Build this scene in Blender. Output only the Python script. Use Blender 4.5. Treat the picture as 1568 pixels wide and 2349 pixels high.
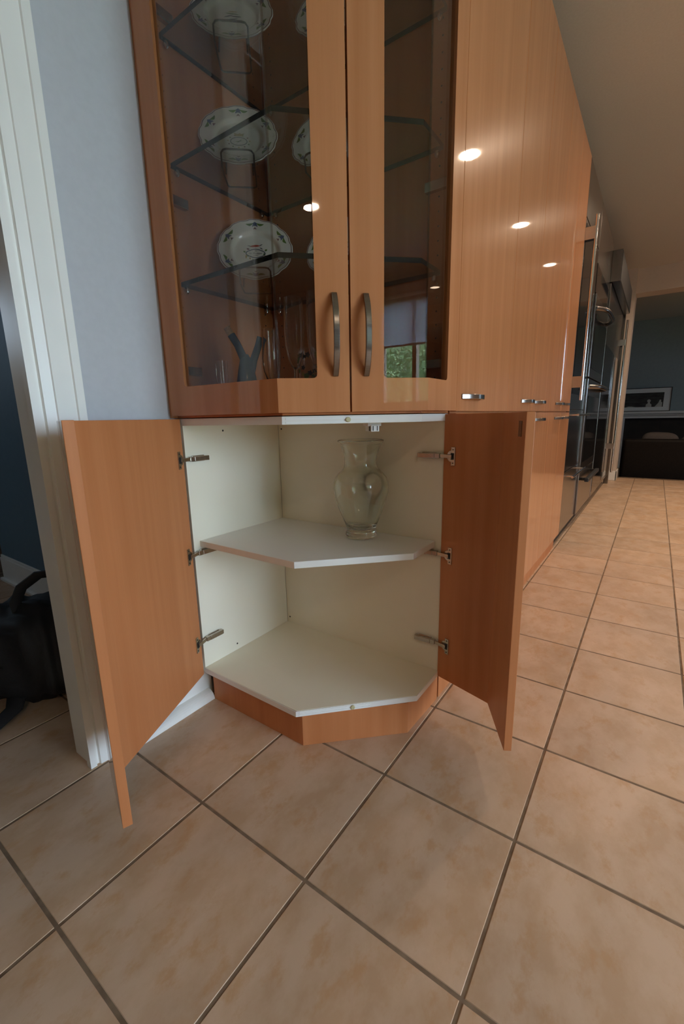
import bpy, bmesh, math, random
from mathutils import Vector, Matrix

random.seed(7)
sc = bpy.context.scene
for o in list(bpy.data.objects):
    bpy.data.objects.remove(o)
COL = sc.collection
PI = math.pi

# ------------------------------------------------------------------ camera
CAM_F, CAM_YAW, CAM_PITCH, CAM_ROLL = 999.478, 0.6175715, 0.2128363, -0.0196910
CAM_POS = Vector((0.48644, -0.53153, 0.92294))
IW, IH = 1568, 2349
_f = Vector((-math.sin(CAM_YAW) * math.cos(CAM_PITCH), math.cos(CAM_YAW) * math.cos(CAM_PITCH), -math.sin(CAM_PITCH)))
_r0 = _f.cross(Vector((0, 0, 1))).normalized()
_u0 = _r0.cross(_f)
_r = _r0 * math.cos(CAM_ROLL) + _u0 * math.sin(CAM_ROLL)
_u = -_r0 * math.sin(CAM_ROLL) + _u0 * math.cos(CAM_ROLL)
cd = bpy.data.cameras.new('camera')
cam = bpy.data.objects.new('camera', cd)
COL.objects.link(cam)
cam.matrix_world = Matrix(((_r.x, _u.x, -_f.x, CAM_POS.x), (_r.y, _u.y, -_f.y, CAM_POS.y), (_r.z, _u.z, -_f.z, CAM_POS.z), (0, 0, 0, 1)))
cd.sensor_fit = 'VERTICAL'
cd.sensor_height = 36.0
cd.lens = CAM_F * 36.0 / IH
cd.clip_start = 0.02
sc.camera = cam


def project(p):
    d = Vector(p) - CAM_POS
    z = d.dot(_f)
    if z < 0.05:
        return None
    return IW / 2 + CAM_F * d.dot(_r) / z, IH / 2 - CAM_F * d.dot(_u) / z


# ------------------------------------------------------------------ world, exposure
wd = bpy.data.worlds.new('sky')
sc.world = wd
wd.use_nodes = True
bg = wd.node_tree.nodes['Background']
bg.inputs[0].default_value = (0.62, 0.80, 1.0, 1)
bg.inputs[1].default_value = 13.5
sc.view_settings.view_transform = 'Standard'
sc.view_settings.look = 'None'
sc.view_settings.gamma = 1.0
sc.view_settings.use_curve_mapping = False
sc.view_settings.exposure = 0.53
sc.cycles.use_denoising = True
sc.cycles.max_bounces = 18
sc.cycles.diffuse_bounces = 5
sc.cycles.glossy_bounces = 5
sc.cycles.transmission_bounces = 18
sc.cycles.transparent_max_bounces = 16
sc.cycles.sample_clamp_indirect = 6.0
sc.cycles.caustics_reflective = False
LAMP_W = 8.2
LAMP_COL = (1.0, 0.76, 0.55)


def portal(loc, rot, sx, sy):
    ld = bpy.data.lights.new('window_portal', 'AREA')
    ld.shape = 'RECTANGLE'
    ld.size, ld.size_y = sx, sy
    ld.cycles.is_portal = True
    lo = bpy.data.objects.new('window_portal', ld)
    lo.location, lo.rotation_euler = loc, rot
    COL.objects.link(lo)


sl = bpy.data.lights.new('sun', 'SUN'); sl.energy = 9.0; sl.angle = 0.02; sl.color = (1.0, 0.95, 0.86)
so = bpy.data.objects.new('sun', sl); COL.objects.link(so)
so.rotation_euler = Vector((0.55, -0.1, -0.83)).to_track_quat('-Z', 'Y').to_euler()
portal((4.16, -1.32, 1.71), (0, PI / 2, 0), 1.3, 1.5)
portal((4.16, 0.40, 1.10), (0, PI / 2, 0), 2.1, 1.5)
portal((4.16, 8.9, 1.45), (0, PI / 2, 0), 0.5, 0.8)
portal((-3.93, -0.85, 1.75), (0, -PI / 2, 0), 0.5, 0.4)


# ------------------------------------------------------------------ materials
def mat(name, col, rough=0.5, metal=0.0, **kw):
    m = bpy.data.materials.new(name)
    m.use_nodes = True
    b = m.node_tree.nodes['Principled BSDF']
    b.inputs['Base Color'].default_value = (*col, 1)
    b.inputs['Roughness'].default_value = rough
    b.inputs['Metallic'].default_value = metal
    for k, v in kw.items():
        b.inputs[k.replace('_', ' ')].default_value = v
    return m


def nodes(m):
    return m.node_tree.nodes, m.node_tree.links, m.node_tree.nodes['Principled BSDF']


def noise_mix(m, c1, c2, scale, coord='pos', detail=3.0, lo=0.35, hi=0.65, rough=None, bump=0.0, vec_scale=(1, 1, 1), rnd=False):
    n, l, b = nodes(m)
    if coord == 'pos':
        g = n.new('ShaderNodeNewGeometry'); src = g.outputs['Position']
    else:
        g = n.new('ShaderNodeTexCoord'); src = g.outputs['Object']
    if rnd:
        oi = n.new('ShaderNodeObjectInfo')
        mu = n.new('ShaderNodeVectorMath'); mu.operation = 'SCALE'; mu.inputs['Scale'].default_value = 37.0
        cx = n.new('ShaderNodeCombineXYZ')
        for i in range(3):
            l.new(oi.outputs['Random'], cx.inputs[i])
        l.new(cx.outputs[0], mu.inputs[0])
        ad = n.new('ShaderNodeVectorMath'); l.new(src, ad.inputs[0]); l.new(mu.outputs[0], ad.inputs[1]); src = ad.outputs[0]
    mp = n.new('ShaderNodeMapping'); mp.inputs['Scale'].default_value = vec_scale
    l.new(src, mp.inputs['Vector'])
    nz = n.new('ShaderNodeTexNoise'); nz.inputs['Scale'].default_value = scale; nz.inputs['Detail'].default_value = detail
    l.new(mp.outputs[0], nz.inputs['Vector'])
    cr = n.new('ShaderNodeValToRGB')
    cr.color_ramp.elements[0].position = lo; cr.color_ramp.elements[1].position = hi
    cr.color_ramp.elements[0].color = (*c1, 1); cr.color_ramp.elements[1].color = (*c2, 1)
    l.new(nz.outputs['Fac'], cr.inputs[0])
    l.new(cr.outputs[0], b.inputs['Base Color'])
    if bump:
        bp = n.new('ShaderNodeBump'); bp.inputs['Strength'].default_value = bump; bp.inputs['Distance'].default_value = 0.002
        l.new(nz.outputs['Fac'], bp.inputs['Height']); l.new(bp.outputs[0], b.inputs['Normal'])
    return mp, nz, cr


def wood_mat(name, rough, coat=0.0):
    m = mat(name, (0.5, 0.27, 0.13), rough)
    n, l, b = nodes(m)
    g = n.new('ShaderNodeNewGeometry')
    mp = n.new('ShaderNodeMapping'); mp.inputs['Scale'].default_value = (26, 26, 0.9)
    l.new(g.outputs['Position'], mp.inputs['Vector'])
    n1 = n.new('ShaderNodeTexNoise'); n1.inputs['Scale'].default_value = 1.0; n1.inputs['Detail'].default_value = 4
    l.new(mp.outputs[0], n1.inputs['Vector'])
    mp2 = n.new('ShaderNodeMapping'); mp2.inputs['Scale'].default_value = (260, 260, 9)
    l.new(g.outputs['Position'], mp2.inputs['Vector'])
    n2 = n.new('ShaderNodeTexNoise'); n2.inputs['Scale'].default_value = 1.0; n2.inputs['Detail'].default_value = 2
    l.new(mp2.outputs[0], n2.inputs['Vector'])
    cr = n.new('ShaderNodeValToRGB')
    cr.color_ramp.elements[0].position = 0.3; cr.color_ramp.elements[1].position = 0.72
    cr.color_ramp.elements[0].color = (0.475, 0.185, 0.073, 1) if coat else (0.475, 0.168, 0.060, 1); cr.color_ramp.elements[1].color = (0.560, 0.236, 0.102, 1) if coat else (0.560, 0.218, 0.086, 1)
    l.new(n1.outputs['Fac'], cr.inputs[0])
    mx = n.new('ShaderNodeMixRGB'); mx.blend_type = 'MULTIPLY'; mx.inputs[0].default_value = 0.07
    cr2 = n.new('ShaderNodeValToRGB')
    cr2.color_ramp.elements[0].position = 0.35; cr2.color_ramp.elements[0].color = (0.72, 0.62, 0.55, 1)
    cr2.color_ramp.elements[1].position = 0.6; cr2.color_ramp.elements[1].color = (1, 1, 1, 1)
    l.new(n2.outputs['Fac'], cr2.inputs[0])
    l.new(cr.outputs[0], mx.inputs[1]); l.new(cr2.outputs[0], mx.inputs[2])
    l.new(mx.outputs[0], b.inputs['Base Color'])
    b.inputs['Specular IOR Level'].default_value = 0.02 if coat else 0.25
    if coat:
        b.inputs['Coat Weight'].default_value = coat
        b.inputs['Coat Roughness'].default_value = 0.03
    return m


def thin_glass(name, tint, rough=0.0, ior=1.5):
    m = bpy.data.materials.new(name); m.use_nodes = True
    n, l = m.node_tree.nodes, m.node_tree.links
    n.remove(n['Principled BSDF'])
    out = n['Material Output']
    # Schlick reflectance, the same from both sides of the sheet
    ge = n.new('ShaderNodeNewGeometry')
    dt = n.new('ShaderNodeVectorMath'); dt.operation = 'DOT_PRODUCT'
    l.new(ge.outputs['Normal'], dt.inputs[0]); l.new(ge.outputs['Incoming'], dt.inputs[1])
    ab = n.new('ShaderNodeMath'); ab.operation = 'ABSOLUTE'; l.new(dt.outputs['Value'], ab.inputs[0])
    om = n.new('ShaderNodeMath'); om.operation = 'SUBTRACT'; om.inputs[0].default_value = 1.0; l.new(ab.outputs[0], om.inputs[1])
    pw = n.new('ShaderNodeMath'); pw.operation = 'POWER'; pw.inputs[1].default_value = 5.0; l.new(om.outputs[0], pw.inputs[0])
    f0 = ((ior - 1) / (ior + 1)) ** 2
    fr = n.new('ShaderNodeMath'); fr.operation = 'MULTIPLY_ADD'; fr.inputs[1].default_value = 1 - f0; fr.inputs[2].default_value = f0
    l.new(pw.outputs[0], fr.inputs[0])
    tr = n.new('ShaderNodeBsdfTransparent'); tr.inputs[0].default_value = (*tint, 1)
    gl = n.new('ShaderNodeBsdfGlossy'); gl.inputs['Roughness'].default_value = rough
    mx = n.new('ShaderNodeMixShader')
    l.new(fr.outputs[0], mx.inputs[0]); l.new(tr.outputs[0], mx.inputs[1]); l.new(gl.outputs[0], mx.inputs[2])
    l.new(mx.outputs[0], out.inputs['Surface'])
    return m


def emit(name, col, s):
    m = mat(name, (0, 0, 0), 1.0)
    b = m.node_tree.nodes['Principled BSDF']
    b.inputs['Emission Color'].default_value = (*col, 1); b.inputs['Emission Strength'].default_value = s
    return m


M = {}
M['wood'] = wood_mat('beech_gloss', 0.28, 0.8)
M['wood_in'] = wood_mat('beech_satin', 0.42)
M['white'] = mat('white_melamine', (0.78, 0.75, 0.64), 0.4)
noise_mix(M['white'], (0.83, 0.77, 0.62), (0.86, 0.80, 0.66), 4.0)
M['edge'] = mat('white_edge_band', (0.80, 0.78, 0.74), 0.35)
M['paint'] = mat('grey_wall_paint', (0.50, 0.52, 0.56), 0.75)
noise_mix(M['paint'], (0.525, 0.52, 0.545), (0.545, 0.54, 0.565), 60.0, bump=0.03)
M['ceil'] = mat('ceiling_paint', (0.60, 0.58, 0.56), 0.85)
noise_mix(M['ceil'], (0.585, 0.565, 0.545), (0.615, 0.595, 0.575), 90.0, bump=0.04)
M['tan'] = mat('tan_wall_paint', (0.60, 0.50, 0.42), 0.8)
noise_mix(M['tan'], (0.59, 0.49, 0.41), (0.61, 0.51, 0.43), 50.0)
M['backwall'] = mat('brown_wall_bounce_cut', (0.26, 0.17, 0.11), 0.7)  # unseen wall; dark brown chosen to cut bounced light
noise_mix(M['backwall'], (0.25, 0.16, 0.10), (0.27, 0.18, 0.12), 6.0)
M['shade'] = bpy.data.materials.new('translucent_shade'); M['shade'].use_nodes = True
_n = M['shade'].node_tree.nodes; _l = M['shade'].node_tree.links; _n.remove(_n['Principled BSDF'])
_t = _n.new('ShaderNodeBsdfTranslucent'); _t.inputs[0].default_value = (0.38, 0.40, 0.44, 1)
_d = _n.new('ShaderNodeBsdfDiffuse'); _d.inputs[0].default_value = (0.45, 0.46, 0.48, 1)
_a = _n.new('ShaderNodeAddShader'); _l.new(_t.outputs[0], _a.inputs[0]); _l.new(_d.outputs[0], _a.inputs[1]); _l.new(_a.outputs[0], _n['Material Output'].inputs['Surface'])
M['hallpaint_bluelit'] = mat('hall_paint_blue_lit', (0.34, 0.38, 0.42), 0.6)
noise_mix(M['hallpaint_bluelit'], (0.10, 0.17, 0.23), (0.11, 0.18, 0.24), 30.0)  # dim blue light of the hall is put into this wall colour
M['livpaint'] = mat('living_wall_paint', (0.42, 0.46, 0.46), 0.8)
noise_mix(M['livpaint'], (0.25, 0.32, 0.34), (0.27, 0.34, 0.36), 20.0)
M['trim'] = mat('white_trim_paint', (0.74, 0.72, 0.68), 0.35)
noise_mix(M['trim'], (0.84, 0.82, 0.78), (0.86, 0.84, 0.80), 12.0)
M['grout'] = mat('grout', (0.20, 0.135, 0.085), 0.9)
noise_mix(M['grout'], (0.16, 0.105, 0.065), (0.25, 0.175, 0.115), 25.0)
M['kick'] = wood_mat('kick_wood', 0.4)

# ceramic tile: mottled beige, different on every tile
M['tile'] = mat('beige_ceramic_tile', (0.6, 0.43, 0.3), 0.42)
_n, _l, _b = nodes(M['tile'])
_g = _n.new('ShaderNodeNewGeometry')
_oi = _n.new('ShaderNodeObjectInfo')
_mu = _n.new('ShaderNodeMath'); _mu.operation = 'MULTIPLY'; _mu.inputs[1].default_value = 61.0
_l.new(_oi.outputs['Random'], _mu.inputs[0])
_cx = _n.new('ShaderNodeCombineXYZ'); _l.new(_mu.outputs[0], _cx.inputs[0]); _l.new(_mu.outputs[0], _cx.inputs[2])
_ad = _n.new('ShaderNodeVectorMath'); _l.new(_g.outputs['Position'], _ad.inputs[0]); _l.new(_cx.outputs[0], _ad.inputs[1])
_mp = _n.new('ShaderNodeMapping'); _mp.inputs['Scale'].default_value = (1.5, 1, 1); _mp.inputs['Rotation'].default_value = (0, 0, 0.5)
_l.new(_ad.outputs[0], _mp.inputs['Vector'])
_na = _n.new('ShaderNodeTexNoise'); _na.inputs['Scale'].default_value = 9.0; _na.inputs['Detail'].default_value = 5; _na.inputs['Roughness'].default_value = 0.6
_nb = _n.new('ShaderNodeTexNoise'); _nb.inputs['Scale'].default_value = 14.0; _nb.inputs['Detail'].default_value = 6; _nb.inputs['Roughness'].default_value = 0.65
_nc = _n.new('ShaderNodeTexNoise'); _nc.inputs['Scale'].default_value = 3.0; _nc.inputs['Detail'].default_value = 2
for _x in (_na, _nb, _nc):
    _l.new(_mp.outputs[0], _x.inputs['Vector'])
_ra = _n.new('ShaderNodeValToRGB')
_ra.color_ramp.elements[0].position = 0.38; _ra.color_ramp.elements[0].color = (0.55, 0.365, 0.235, 1)
_ra.color_ramp.elements[1].position = 0.60; _ra.color_ramp.elements[1].color = (0.64, 0.455, 0.325, 1)
_rb = _n.new('ShaderNodeValToRGB')
_rb.color_ramp.elements[0].position = 0.53; _rb.color_ramp.elements[0].color = (0, 0, 0, 1)
_rb.color_ramp.elements[1].position = 0.66; _rb.color_ramp.elements[1].color = (1, 1, 1, 1)
_rc = _n.new('ShaderNodeValToRGB')
_rc.color_ramp.elements[0].position = 0.3; _rc.color_ramp.elements[0].color = (0.86, 0.86, 0.86, 1)
_rc.color_ramp.elements[1].position = 0.7; _rc.color_ramp.elements[1].color = (1.05, 1.03, 1.0, 1)
_l.new(_na.outputs['Fac'], _ra.inputs[0]); _l.new(_nb.outputs['Fac'], _rb.inputs[0]); _l.new(_nc.outputs['Fac'], _rc.inputs[0])
_m1 = _n.new('ShaderNodeMixRGB'); _m1.inputs[2].default_value = (0.53, 0.30, 0.145, 1)
_mm = _n.new('ShaderNodeMath'); _mm.operation = 'MULTIPLY'; _mm.inputs[1].default_value = 0.6
_l.new(_rb.outputs[0], _mm.inputs[0]); _l.new(_mm.outputs[0], _m1.inputs[0]); _l.new(_ra.outputs[0], _m1.inputs[1])
_m2 = _n.new('ShaderNodeMixRGB'); _m2.blend_type = 'MULTIPLY'; _m2.inputs[0].default_value = 1.0
_l.new(_m1.outputs[0], _m2.inputs[1]); _l.new(_rc.outputs[0], _m2.inputs[2]); _l.new(_m2.outputs[0], _b.inputs['Base Color'])
_bp = _n.new('ShaderNodeBump'); _bp.inputs['Strength'].default_value = 0.12; _bp.inputs['Distance'].default_value = 0.002
_l.new(_na.outputs['Fac'], _bp.inputs['Height']); _l.new(_bp.outputs[0], _b.inputs['Normal'])

M['nickel'] = mat('brushed_nickel', (0.2, 0.18, 0.165), 0.22, 1.0)
noise_mix(M['nickel'], (0.26, 0.24, 0.22), (0.31, 0.285, 0.265), 1.0, vec_scale=(30, 30, 900))
M['hinge'] = mat('nickel_plated_hinge', (0.50, 0.46, 0.40), 0.22, 1.0)
noise_mix(M['hinge'], (0.46, 0.42, 0.36), (0.54, 0.50, 0.44), 80.0)
M['steel'] = mat('stainless_steel', (0.46, 0.44, 0.42), 0.22, 1.0)
noise_mix(M['steel'], (0.25, 0.24, 0.23), (0.29, 0.28, 0.27), 1.0, vec_scale=(400, 400, 4))
M['chrome'] = mat('polished_bar', (0.72, 0.72, 0.74), 0.12, 1.0)
noise_mix(M['chrome'], (0.70, 0.70, 0.72), (0.74, 0.74, 0.76), 30.0)
M['black_glass'] = mat('black_glass', (0.008, 0.009, 0.010), 0.06)
noise_mix(M['black_glass'], (0.007, 0.008, 0.009), (0.009, 0.010, 0.011), 10.0)
M['black_plastic'] = mat('black_plastic', (0.015, 0.015, 0.015), 0.45)
noise_mix(M['black_plastic'], (0.012, 0.012, 0.012), (0.018, 0.018, 0.018), 20.0)
M['dark'] = mat('hole_shade', (0.02, 0.014, 0.01), 0.8)
noise_mix(M['dark'], (0.018, 0.012, 0.009), (0.022, 0.016, 0.011), 20.0)
M['pane'] = thin_glass('cabinet_pane', (0.85, 0.83, 0.80), 0.0, 1.56)
M['winglass'] = thin_glass('window_pane', (0.97, 0.98, 0.98))
M['shelf_glass'] = thin_glass('shelf_glass', (0.86, 0.89, 0.88))
M['shelf_edge'] = mat('glass_shelf_edge', (0.010, 0.016, 0.016), 0.25, 0.0, Specular_IOR_Level=0.15)
noise_mix(M['shelf_edge'], (0.004, 0.007, 0.007), (0.007, 0.011, 0.010), 30.0)
M['stemglass'] = mat('thin_stemware', (0.97, 0.97, 0.97), 0.0, 0.0, Transmission_Weight=1.0, IOR=1.46)
noise_mix(M['stemglass'], (0.965, 0.965, 0.965), (0.975, 0.975, 0.975), 5.0)
M['vase'] = mat('clear_vase_glass', (0.965, 0.985, 0.945), 0.0, 0.0, Transmission_Weight=1.0, IOR=1.45)
noise_mix(M['vase'], (0.962, 0.982, 0.94), (0.968, 0.988, 0.95), 3.0)
M['porcelain'] = mat('white_faience', (0.80, 0.79, 0.76), 0.12)
noise_mix(M['porcelain'], (0.78, 0.77, 0.74), (0.82, 0.81, 0.78), 9.0)
for k, c in dict(p_green=(0.10, 0.20, 0.04), p_blue=(0.09, 0.13, 0.24), p_red=(0.42, 0.06, 0.035), p_plum=(0.16, 0.045, 0.06), p_yellow=(0.42, 0.28, 0.07), p_ink=(0.03, 0.04, 0.06), p_navy=(0.05, 0.075, 0.13)).items():
    M[k] = mat('glaze_' + k[2:], c, 0.2)
    noise_mix(M[k], tuple(x * 0.85 for x in c), tuple(min(1, x * 1.15) for x in c), 120.0)
M['wire'] = mat('black_wire', (0.012, 0.011, 0.010), 0.5, 0.3)
noise_mix(M['wire'], (0.010, 0.009, 0.008), (0.014, 0.013, 0.012), 90.0)
M['blueglass'] = mat('smoky_blue_glass', (0.10, 0.17, 0.26), 0.08, 0.0, Transmission_Weight=0.3, IOR=1.4)
noise_mix(M['blueglass'], (0.045, 0.11, 0.22), (0.08, 0.16, 0.30), 15.0)
M['cork'] = mat('cork', (0.50, 0.32, 0.18), 0.9)
noise_mix(M['cork'], (0.40, 0.25, 0.13), (0.56, 0.37, 0.22), 300.0)
M['plastic'] = mat('white_plastic', (0.82, 0.82, 0.80), 0.35)
noise_mix(M['plastic'], (0.81, 0.81, 0.79), (0.83, 0.83, 0.81), 40.0)
M['bumper'] = mat('yellowed_bumper', (0.52, 0.46, 0.26), 0.5)
noise_mix(M['bumper'], (0.50, 0.44, 0.24), (0.54, 0.48, 0.28), 90.0)
M['nylon'] = mat('black_nylon', (0.010, 0.010, 0.011), 0.7)
noise_mix(M['nylon'], (0.008, 0.008, 0.009), (0.014, 0.014, 0.015), 500.0, bump=0.2)
M['blue_nylon'] = mat('blue_nylon', (0.02, 0.10, 0.42), 0.6)
noise_mix(M['blue_nylon'], (0.015, 0.085, 0.36), (0.025, 0.115, 0.46), 300.0)
M['leather'] = mat('dark_leather', (0.022, 0.016, 0.013), 0.45)
noise_mix(M['leather'], (0.008, 0.0065, 0.0055), (0.012, 0.0095, 0.008), 60.0, bump=0.15)
M['leather'].node_tree.nodes['Principled BSDF'].inputs['Specular IOR Level'].default_value = 0.1
M['throw'] = mat('grey_cushion', (0.14, 0.12, 0.115), 0.8)
noise_mix(M['throw'], (0.055, 0.046, 0.043), (0.075, 0.064, 0.06), 200.0)
M['mantel'] = mat('mantel_paint', (0.60, 0.64, 0.66), 0.5)
noise_mix(M['mantel'], (0.59, 0.63, 0.65), (0.61, 0.65, 0.67), 20.0)
M['soot'] = mat('black_firebox', (0.006, 0.006, 0.006), 0.7)
noise_mix(M['soot'], (0.005, 0.005, 0.005), (0.009, 0.008, 0.008), 12.0)
M['mat_board'] = mat('mat_board', (0.70, 0.74, 0.76), 0.8)
noise_mix(M['mat_board'], (0.69, 0.73, 0.75), (0.71, 0.75, 0.77), 40.0)
M['print_dark'] = mat('print_black', (0.012, 0.012, 0.013), 0.6)
noise_mix(M['print_dark'], (0.008, 0.008, 0.009), (0.04, 0.045, 0.045), 6.0, vec_scale=(1, 1, 5))
M['print_pale'] = mat('print_pale', (0.42, 0.44, 0.42), 0.6)
noise_mix(M['print_pale'], (0.36, 0.38, 0.36), (0.46, 0.48, 0.46), 14.0)
M['winwood'] = mat('window_wood', (0.42, 0.30, 0.22), 0.5)
noise_mix(M['winwood'], (0.38, 0.27, 0.19), (0.46, 0.33, 0.25), 1.0, vec_scale=(40, 40, 3))
M['leaf'] = mat('hedge_leaf', (0.12, 0.24, 0.07), 0.5)
noise_mix(M['leaf'], (0.08, 0.17, 0.05), (0.32, 0.44, 0.22), 7.0)
M['lamp'] = emit('lamp_diffuser', LAMP_COL, 4.0)
M['lampring'] = mat('lamp_ring', (0.75, 0.74, 0.72), 0.5)
noise_mix(M['lampring'], (0.74, 0.73, 0.71), (0.76, 0.75, 0.73), 30.0)

# ------------------------------------------------------------------ mesh helpers
ORG = {}


class MB:
    def __init__(s):
        s.v, s.f, s.m, s.cur = [], [], [], 0

    def use(s, i):
        s.cur = i
        return s

    def add(s, vs, fs):
        k = len(s.v)
        s.v += [Vector(p) for p in vs]
        for f in fs:
            s.f.append([i + k for i in f]); s.m.append(s.cur)
        return s

    def box(s, x0, y0, z0, x1, y1, z1):
        x0, x1 = sorted((x0, x1)); y0, y1 = sorted((y0, y1)); z0, z1 = sorted((z0, z1))
        v = [(x0, y0, z0), (x1, y0, z0), (x1, y1, z0), (x0, y1, z0), (x0, y0, z1), (x1, y0, z1), (x1, y1, z1), (x0, y1, z1)]
        return s.add(v, [(0, 3, 2, 1), (4, 5, 6, 7), (0, 1, 5, 4), (1, 2, 6, 5), (2, 3, 7, 6), (3, 0, 4, 7)])

    def prism(s, poly, z0, z1, side_m=None):
        a = sum(poly[i][0] * poly[(i + 1) % len(poly)][1] - poly[(i + 1) % len(poly)][0] * poly[i][1] for i in range(len(poly)))
        if a < 0:
            poly = poly[::-1]
            if side_m:
                side_m = side_m[:-1][::-1] + side_m[-1:]
        n = len(poly)
        k = len(s.v)
        s.v += [Vector((p[0], p[1], z0)) for p in poly] + [Vector((p[0], p[1], z1)) for p in poly]
        s.f.append([k + i for i in range(n)][::-1]); s.m.append(s.cur)
        s.f.append([k + n + i for i in range(n)]); s.m.append(s.cur)
        for i in range(n):
            j = (i + 1) % n
            s.f.append([k + i, k + j, k + n + j, k + n + i]); s.m.append(side_m[i] if side_m else s.cur)
        return s

    def tube(s, pts, r, n=10, cap=True, closed=False, sx=1.0):
        pts = [Vector(p) for p in pts]
        rs = r if isinstance(r, (list, tuple)) else [r] * len(pts)
        k = len(s.v)
        prev = None
        m = len(pts)
        for i, p in enumerate(pts):
            if closed:
                t = (pts[(i + 1) % m] - pts[i - 1]).normalized()
            else:
                t = (pts[min(i + 1, m - 1)] - pts[max(i - 1, 0)]).normalized()
            if prev is None:
                a = Vector((0, 0, 1)) if abs(t.z) < 0.9 else Vector((1, 0, 0))
                u = (a - t * a.dot(t)).normalized()
            else:
                u = (prev - t * prev.dot(t)).normalized()
            prev = u
            w = t.cross(u)
            for q in range(n):
                an = 2 * PI * q / n
                s.v.append(p + (u * math.cos(an) + w * math.sin(an) * sx) * rs[i])
        for i in range(m if closed else m - 1):
            for q in range(n):
                q2 = (q + 1) % n
                a, b = k + i * n, k + ((i + 1) % m) * n
                s.f.append([a + q, a + q2, b + q2, b + q]); s.m.append(s.cur)
        if cap and not closed:
            s.f.append([k + q for q in range(n)][::-1]); s.m.append(s.cur)
            s.f.append([k + (m - 1) * n + q for q in range(n)]); s.m.append(s.cur)
        return s

    def lathe(s, prof, n=40, c=(0, 0, 0), rfun=None, cap0=True, cap1=True):
        """prof: list of (r, z) from bottom (outside) on"""
        k = len(s.v)
        for r, z in prof:
            for q in range(n):
                an = 2 * PI * q / n
                rr = r * (rfun(an, r) if rfun else 1)
                s.v.append(Vector((c[0] + rr * math.cos(an), c[1] + rr * math.sin(an), c[2] + z)))
        for i in range(len(prof) - 1):
            for q in range(n):
                q2 = (q + 1) % n
                a, b = k + i * n, k + (i + 1) * n
                s.f.append([a + q, a + q2, b + q2, b + q]); s.m.append(s.cur)
        if cap0:
            s.f.append([k + q for q in range(n)][::-1]); s.m.append(s.cur)
        if cap1:
            e = k + (len(prof) - 1) * n
            s.f.append([e + q for q in range(n)]); s.m.append(s.cur)
        return s

    def xf(s, mtx, start=0):
        for i in range(start, len(s.v)):
            s.v[i] = mtx @ s.v[i]
        return s

    def mesh(s, name, mats, org):
        me = bpy.data.meshes.new(name)
        me.from_pydata([p - org for p in s.v], [], s.f)
        for mm in (mats if isinstance(mats, (list, tuple)) else [mats]):
            me.materials.append(M[mm] if isinstance(mm, str) else mm)
        for p, i in zip(me.polygons, s.m):
            p.material_index = i
        return me

    def build(s, name, mats, parent=None, bevel=0.0, smooth=False, seg=2, org=None, angle=0.6):
        if org is None:
            lo = [min(p[i] for p in s.v) for i in range(3)]; hi = [max(p[i] for p in s.v) for i in range(3)]
            org = Vector(((lo[0] + hi[0]) / 2, (lo[1] + hi[1]) / 2, lo[2]))
        me = s.mesh(name, mats, org)
        o = bpy.data.objects.new(name, me)
        COL.objects.link(o)
        ORG[o.name] = org
        if parent is not None:
            o.parent = parent
            o.location = org - ORG[parent.name]
        else:
            o.location = org
        if smooth:
            me.shade_smooth()
            if angle:
                me.set_sharp_from_angle(angle=angle)
        if bevel:
            b = o.modifiers.new('bevel', 'BEVEL'); b.width = bevel; b.segments = seg; b.limit_method = 'ANGLE'; b.angle_limit = 0.5
        return o


def tag(o, label=None, cat=None, group=None, kind=None):
    if label: o['label'] = label
    if cat: o['category'] = cat
    if group: o['group'] = group
    if kind: o['kind'] = kind
    return o


def thing(name, loc, label, cat, group=None):
    o = bpy.data.objects.new(name, None)
    o.empty_display_size = 0.05
    COL.objects.link(o)
    o.location = loc
    ORG[o.name] = Vector(loc)
    return tag(o, label, cat, group)


def struct(mb, name, mats, **k):
    return tag(mb.build(name, mats, **k), kind='structure')


def wall_with_holes(mb, axis, a0, a1, u0, u1, z0, z1, holes):
    """slab between a0..a1 on `axis` ('x' or 'y'), spanning u0..u1, with rectangular holes (u0,u1,z0,z1)"""
    us = sorted({u0, u1, *[h[0] for h in holes], *[h[1] for h in holes]})
    zs = sorted({z0, z1, *[h[2] for h in holes], *[h[3] for h in holes]})
    for i in range(len(us) - 1):
        for j in range(len(zs) - 1):
            cu, cz = (us[i] + us[i + 1]) / 2, (zs[j] + zs[j + 1]) / 2
            if any(h[0] < cu < h[1] and h[2] < cz < h[3] for h in holes):
                continue
            if axis == 'x':
                mb.box(a0, us[i], zs[j], a1, us[i + 1], zs[j + 1])
            else:
                mb.box(us[i], a0, zs[j], us[i + 1], a1, zs[j + 1])
    return mb


# ------------------------------------------------------------------ the shell
XW = -0.690          # kitchen face of the wall behind the cabinets
XH = -0.758          # hall face of the same wall
ZC = 2.70
DOOR_Y0, DOOR_Y1 = -1.02, -0.099

floor = struct(MB().box(-4.0, -4.0, -0.10, 4.2, 7.0, -0.0013), 'floor', 'grout')
TX, TY, GAP = 0.33, 0.3275, 0.0065
tile_mesh = None
far_tiles = MB()


def tile_vs(w, d):
    e = 0.0012
    a, b = w / 2, d / 2
    top = [(-a + e, -b + e, 0), (a - e, -b + e, 0), (a - e, b - e, 0), (-a + e, b - e, 0)]
    mid = [(-a, -b, -e), (a, -b, -e), (a, b, -e), (-a, b, -e)]
    low = [(-a, -b, -0.006), (a, -b, -0.006), (a, b, -0.006), (-a, b, -0.006)]
    fs = [(0, 1, 2, 3)]
    for k in (0, 4):
        for i in range(4):
            j = (i + 1) % 4
            fs.append((k + 4 + i, k + 4 + j, k + j, k + i))
    return top + mid + low, fs


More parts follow.
